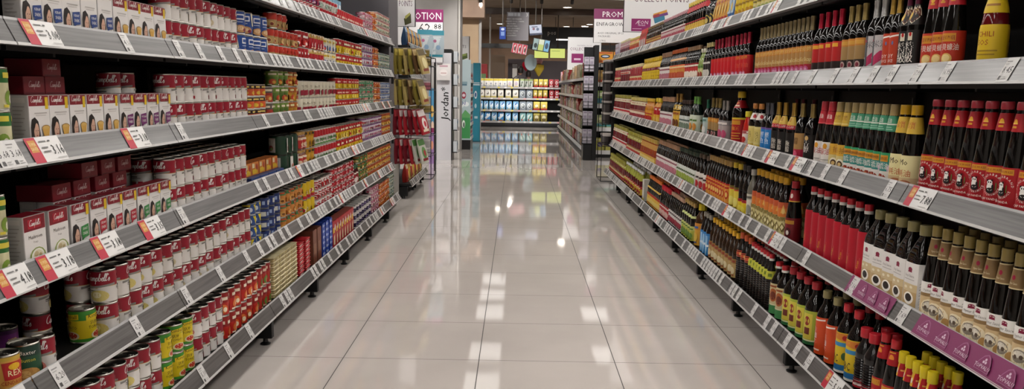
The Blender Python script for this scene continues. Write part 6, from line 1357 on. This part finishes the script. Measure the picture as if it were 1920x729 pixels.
# green and pale blue display stand
x0,x1,z0,z1=span(853.5,883,112,262,16.3)
u=empty('display_stand',(0,16.3,0)); tag(u,'pale blue and green cardboard display stand on a black base','stand')
m=MB(); m.box((x0,0,z0),(x1,.04,z1),'a8b8bc'); decals(m,plane_map(((x0+x1)/2,0,z0),(1,0,0),(0,0,1),(0,-1,0)),[R(-.98,.02,.98,.3,'3a8a4c'),P([(-.98,.3),(-.6,.36),(-.2,.31),(.3,.38),(.98,.32),(.98,.28),(-.98,.28)],'5a9a5c'),E(-.3,.43,.4,.03,'dce0e0'),E(.4,.45,.4,.03,'dce0e0'),E(.1,.56,.3,.045,'8f2c3c'),E(.1,.56,.2,.02,'d0c0c8'),T('pi',.0,.44,.07,'2c3a8a',.1),R(-.5,.68,.5,.70,'4a6a7a'),R(-.55,.70,.55,.73,'7a949c'),E(.1,.2,.2,.05,'dfe4dc'),E(.14,.19,.1,.035,'2c4a3c')],(x1-x0)/2,z1-z0,9); put('front_panel',m,u)
m=MB(); m.box((x0,.04,z0),(x0+.03,.9,z1-.05),'8a9a9e'); m.box((x0,.86,z0),(x1,.9,z1-.05),'8a9a9e'); put('side_panel',m,u)
m=MB(); m.box((x0,0.02,0),(x1,.9,z0),'141415:k'); put('base',m,u)
for k in range(5):
    z=z0+.02+.27*k; m=MB(); m.box((x0+.03,.05,z),(x1,.86,z+.015),'8a9a9e'); s=put('side_shelf',m,u); m=MB(); m.box((x1,.05,z-.02),(x1+.012,.86,z+.04),'d0cecc:k'); put('price_rail',m,s)
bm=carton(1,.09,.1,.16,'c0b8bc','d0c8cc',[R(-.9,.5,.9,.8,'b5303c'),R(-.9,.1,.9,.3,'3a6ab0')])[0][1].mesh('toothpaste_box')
for k in range(5):
    for j in range(7):
        o=put('toothpaste_box',bm,None,(x1-.06,16.3+.12+.11*j,z0+.0355+.27*k),0); tag(o,f'small red and blue box, {nth(j)} from the front, {SN[4-k]} shelf of green display','box','small boxes on the green display')
# teal display
x0,x1,z0,z1=span(886,900.5,118,236,18.6)
u=empty('display_stand',(0,18.6,0)); tag(u,'narrow teal cardboard display column with white bands','stand')
m=MB(); m.box((x0,0,0.02),(x1,.3,z1),'1f8096',.006); decals(m,plane_map(((x0+x1)/2,0,0),(1,0,0),(0,0,1),(0,-1,0)),[R(-.9,.72,.9,.735,'d0dce0'),R(-.9,.745,.9,.755,'d0dce0'),E(-.2,.6,.4,.05,'d0dce0'),E(-.2,.6,.25,.03,'1f5a8a'),E(-.2,.46,.3,.03,'a8c8d0'),R(-.5,.3,.4,.33,'a8c8d0')],(x1-x0)/2,z1,9); put('column',m,u)
m=MB(); m.box((x0-.01,-.01,0),(x1+.01,.31,.03),'15505e'); put('foot',m,u)
# pillar sign
x0,x1,z0,z1=span(820,881,68,125,17.6)
u=promo('points_sign',x0,x1,z0,z1,17.6,[R(.95,0,1,1,'141214'),T('POINTS',.35,.62,.1,'2c2a2c',mw=1.0),P([(.35,.38),(.85,.46),(.87,.3),(.4,.2)],'4a5a24'),P([(.42,.4),(.8,.45),(.8,.38),(.44,.33)],'8a9a4a')],'small white points board beside the grey pillar',(x0+.05,x1-.1),0)

# ------------------------------------------------------------------ camera, world, render settings
cam=bpy.data.cameras.new('camera'); co=bpy.data.objects.new('camera',cam); C.objects.link(co)
mt=Matrix.Identity(4)
for i in range(3): mt[i][0]=rt2[i]; mt[i][1]=up2[i]; mt[i][2]=-fw[i]
mt[0][3],mt[1][3],mt[2][3]=0,0,CAMZ
co.matrix_world=mt
cam.sensor_fit='HORIZONTAL'; cam.sensor_width=36; cam.lens=36*FPX/1920; cam.shift_x=(960-PX)/1920; cam.shift_y=(PY-364.5)/1920; cam.clip_start=.05; cam.clip_end=100
bpy.context.scene.camera=co
wd=bpy.data.worlds.new('world'); bpy.context.scene.world=wd; wd.use_nodes=True
wd.node_tree.nodes['Background'].inputs['Color'].default_value=(.5,.5,.52,1); wd.node_tree.nodes['Background'].inputs['Strength'].default_value=.1
sc=bpy.context.scene
sc.view_settings.view_transform='Standard'; sc.view_settings.look='None'; sc.view_settings.exposure=0.06; sc.view_settings.gamma=1; sc.view_settings.use_curve_mapping=False
sc.cycles.use_denoising=True
try: sc.cycles.denoiser='OPENIMAGEDENOISE'
except Exception: pass
sc.cycles.max_bounces=6; sc.cycles.diffuse_bounces=3; sc.cycles.glossy_bounces=4; sc.cycles.sample_clamp_indirect=4
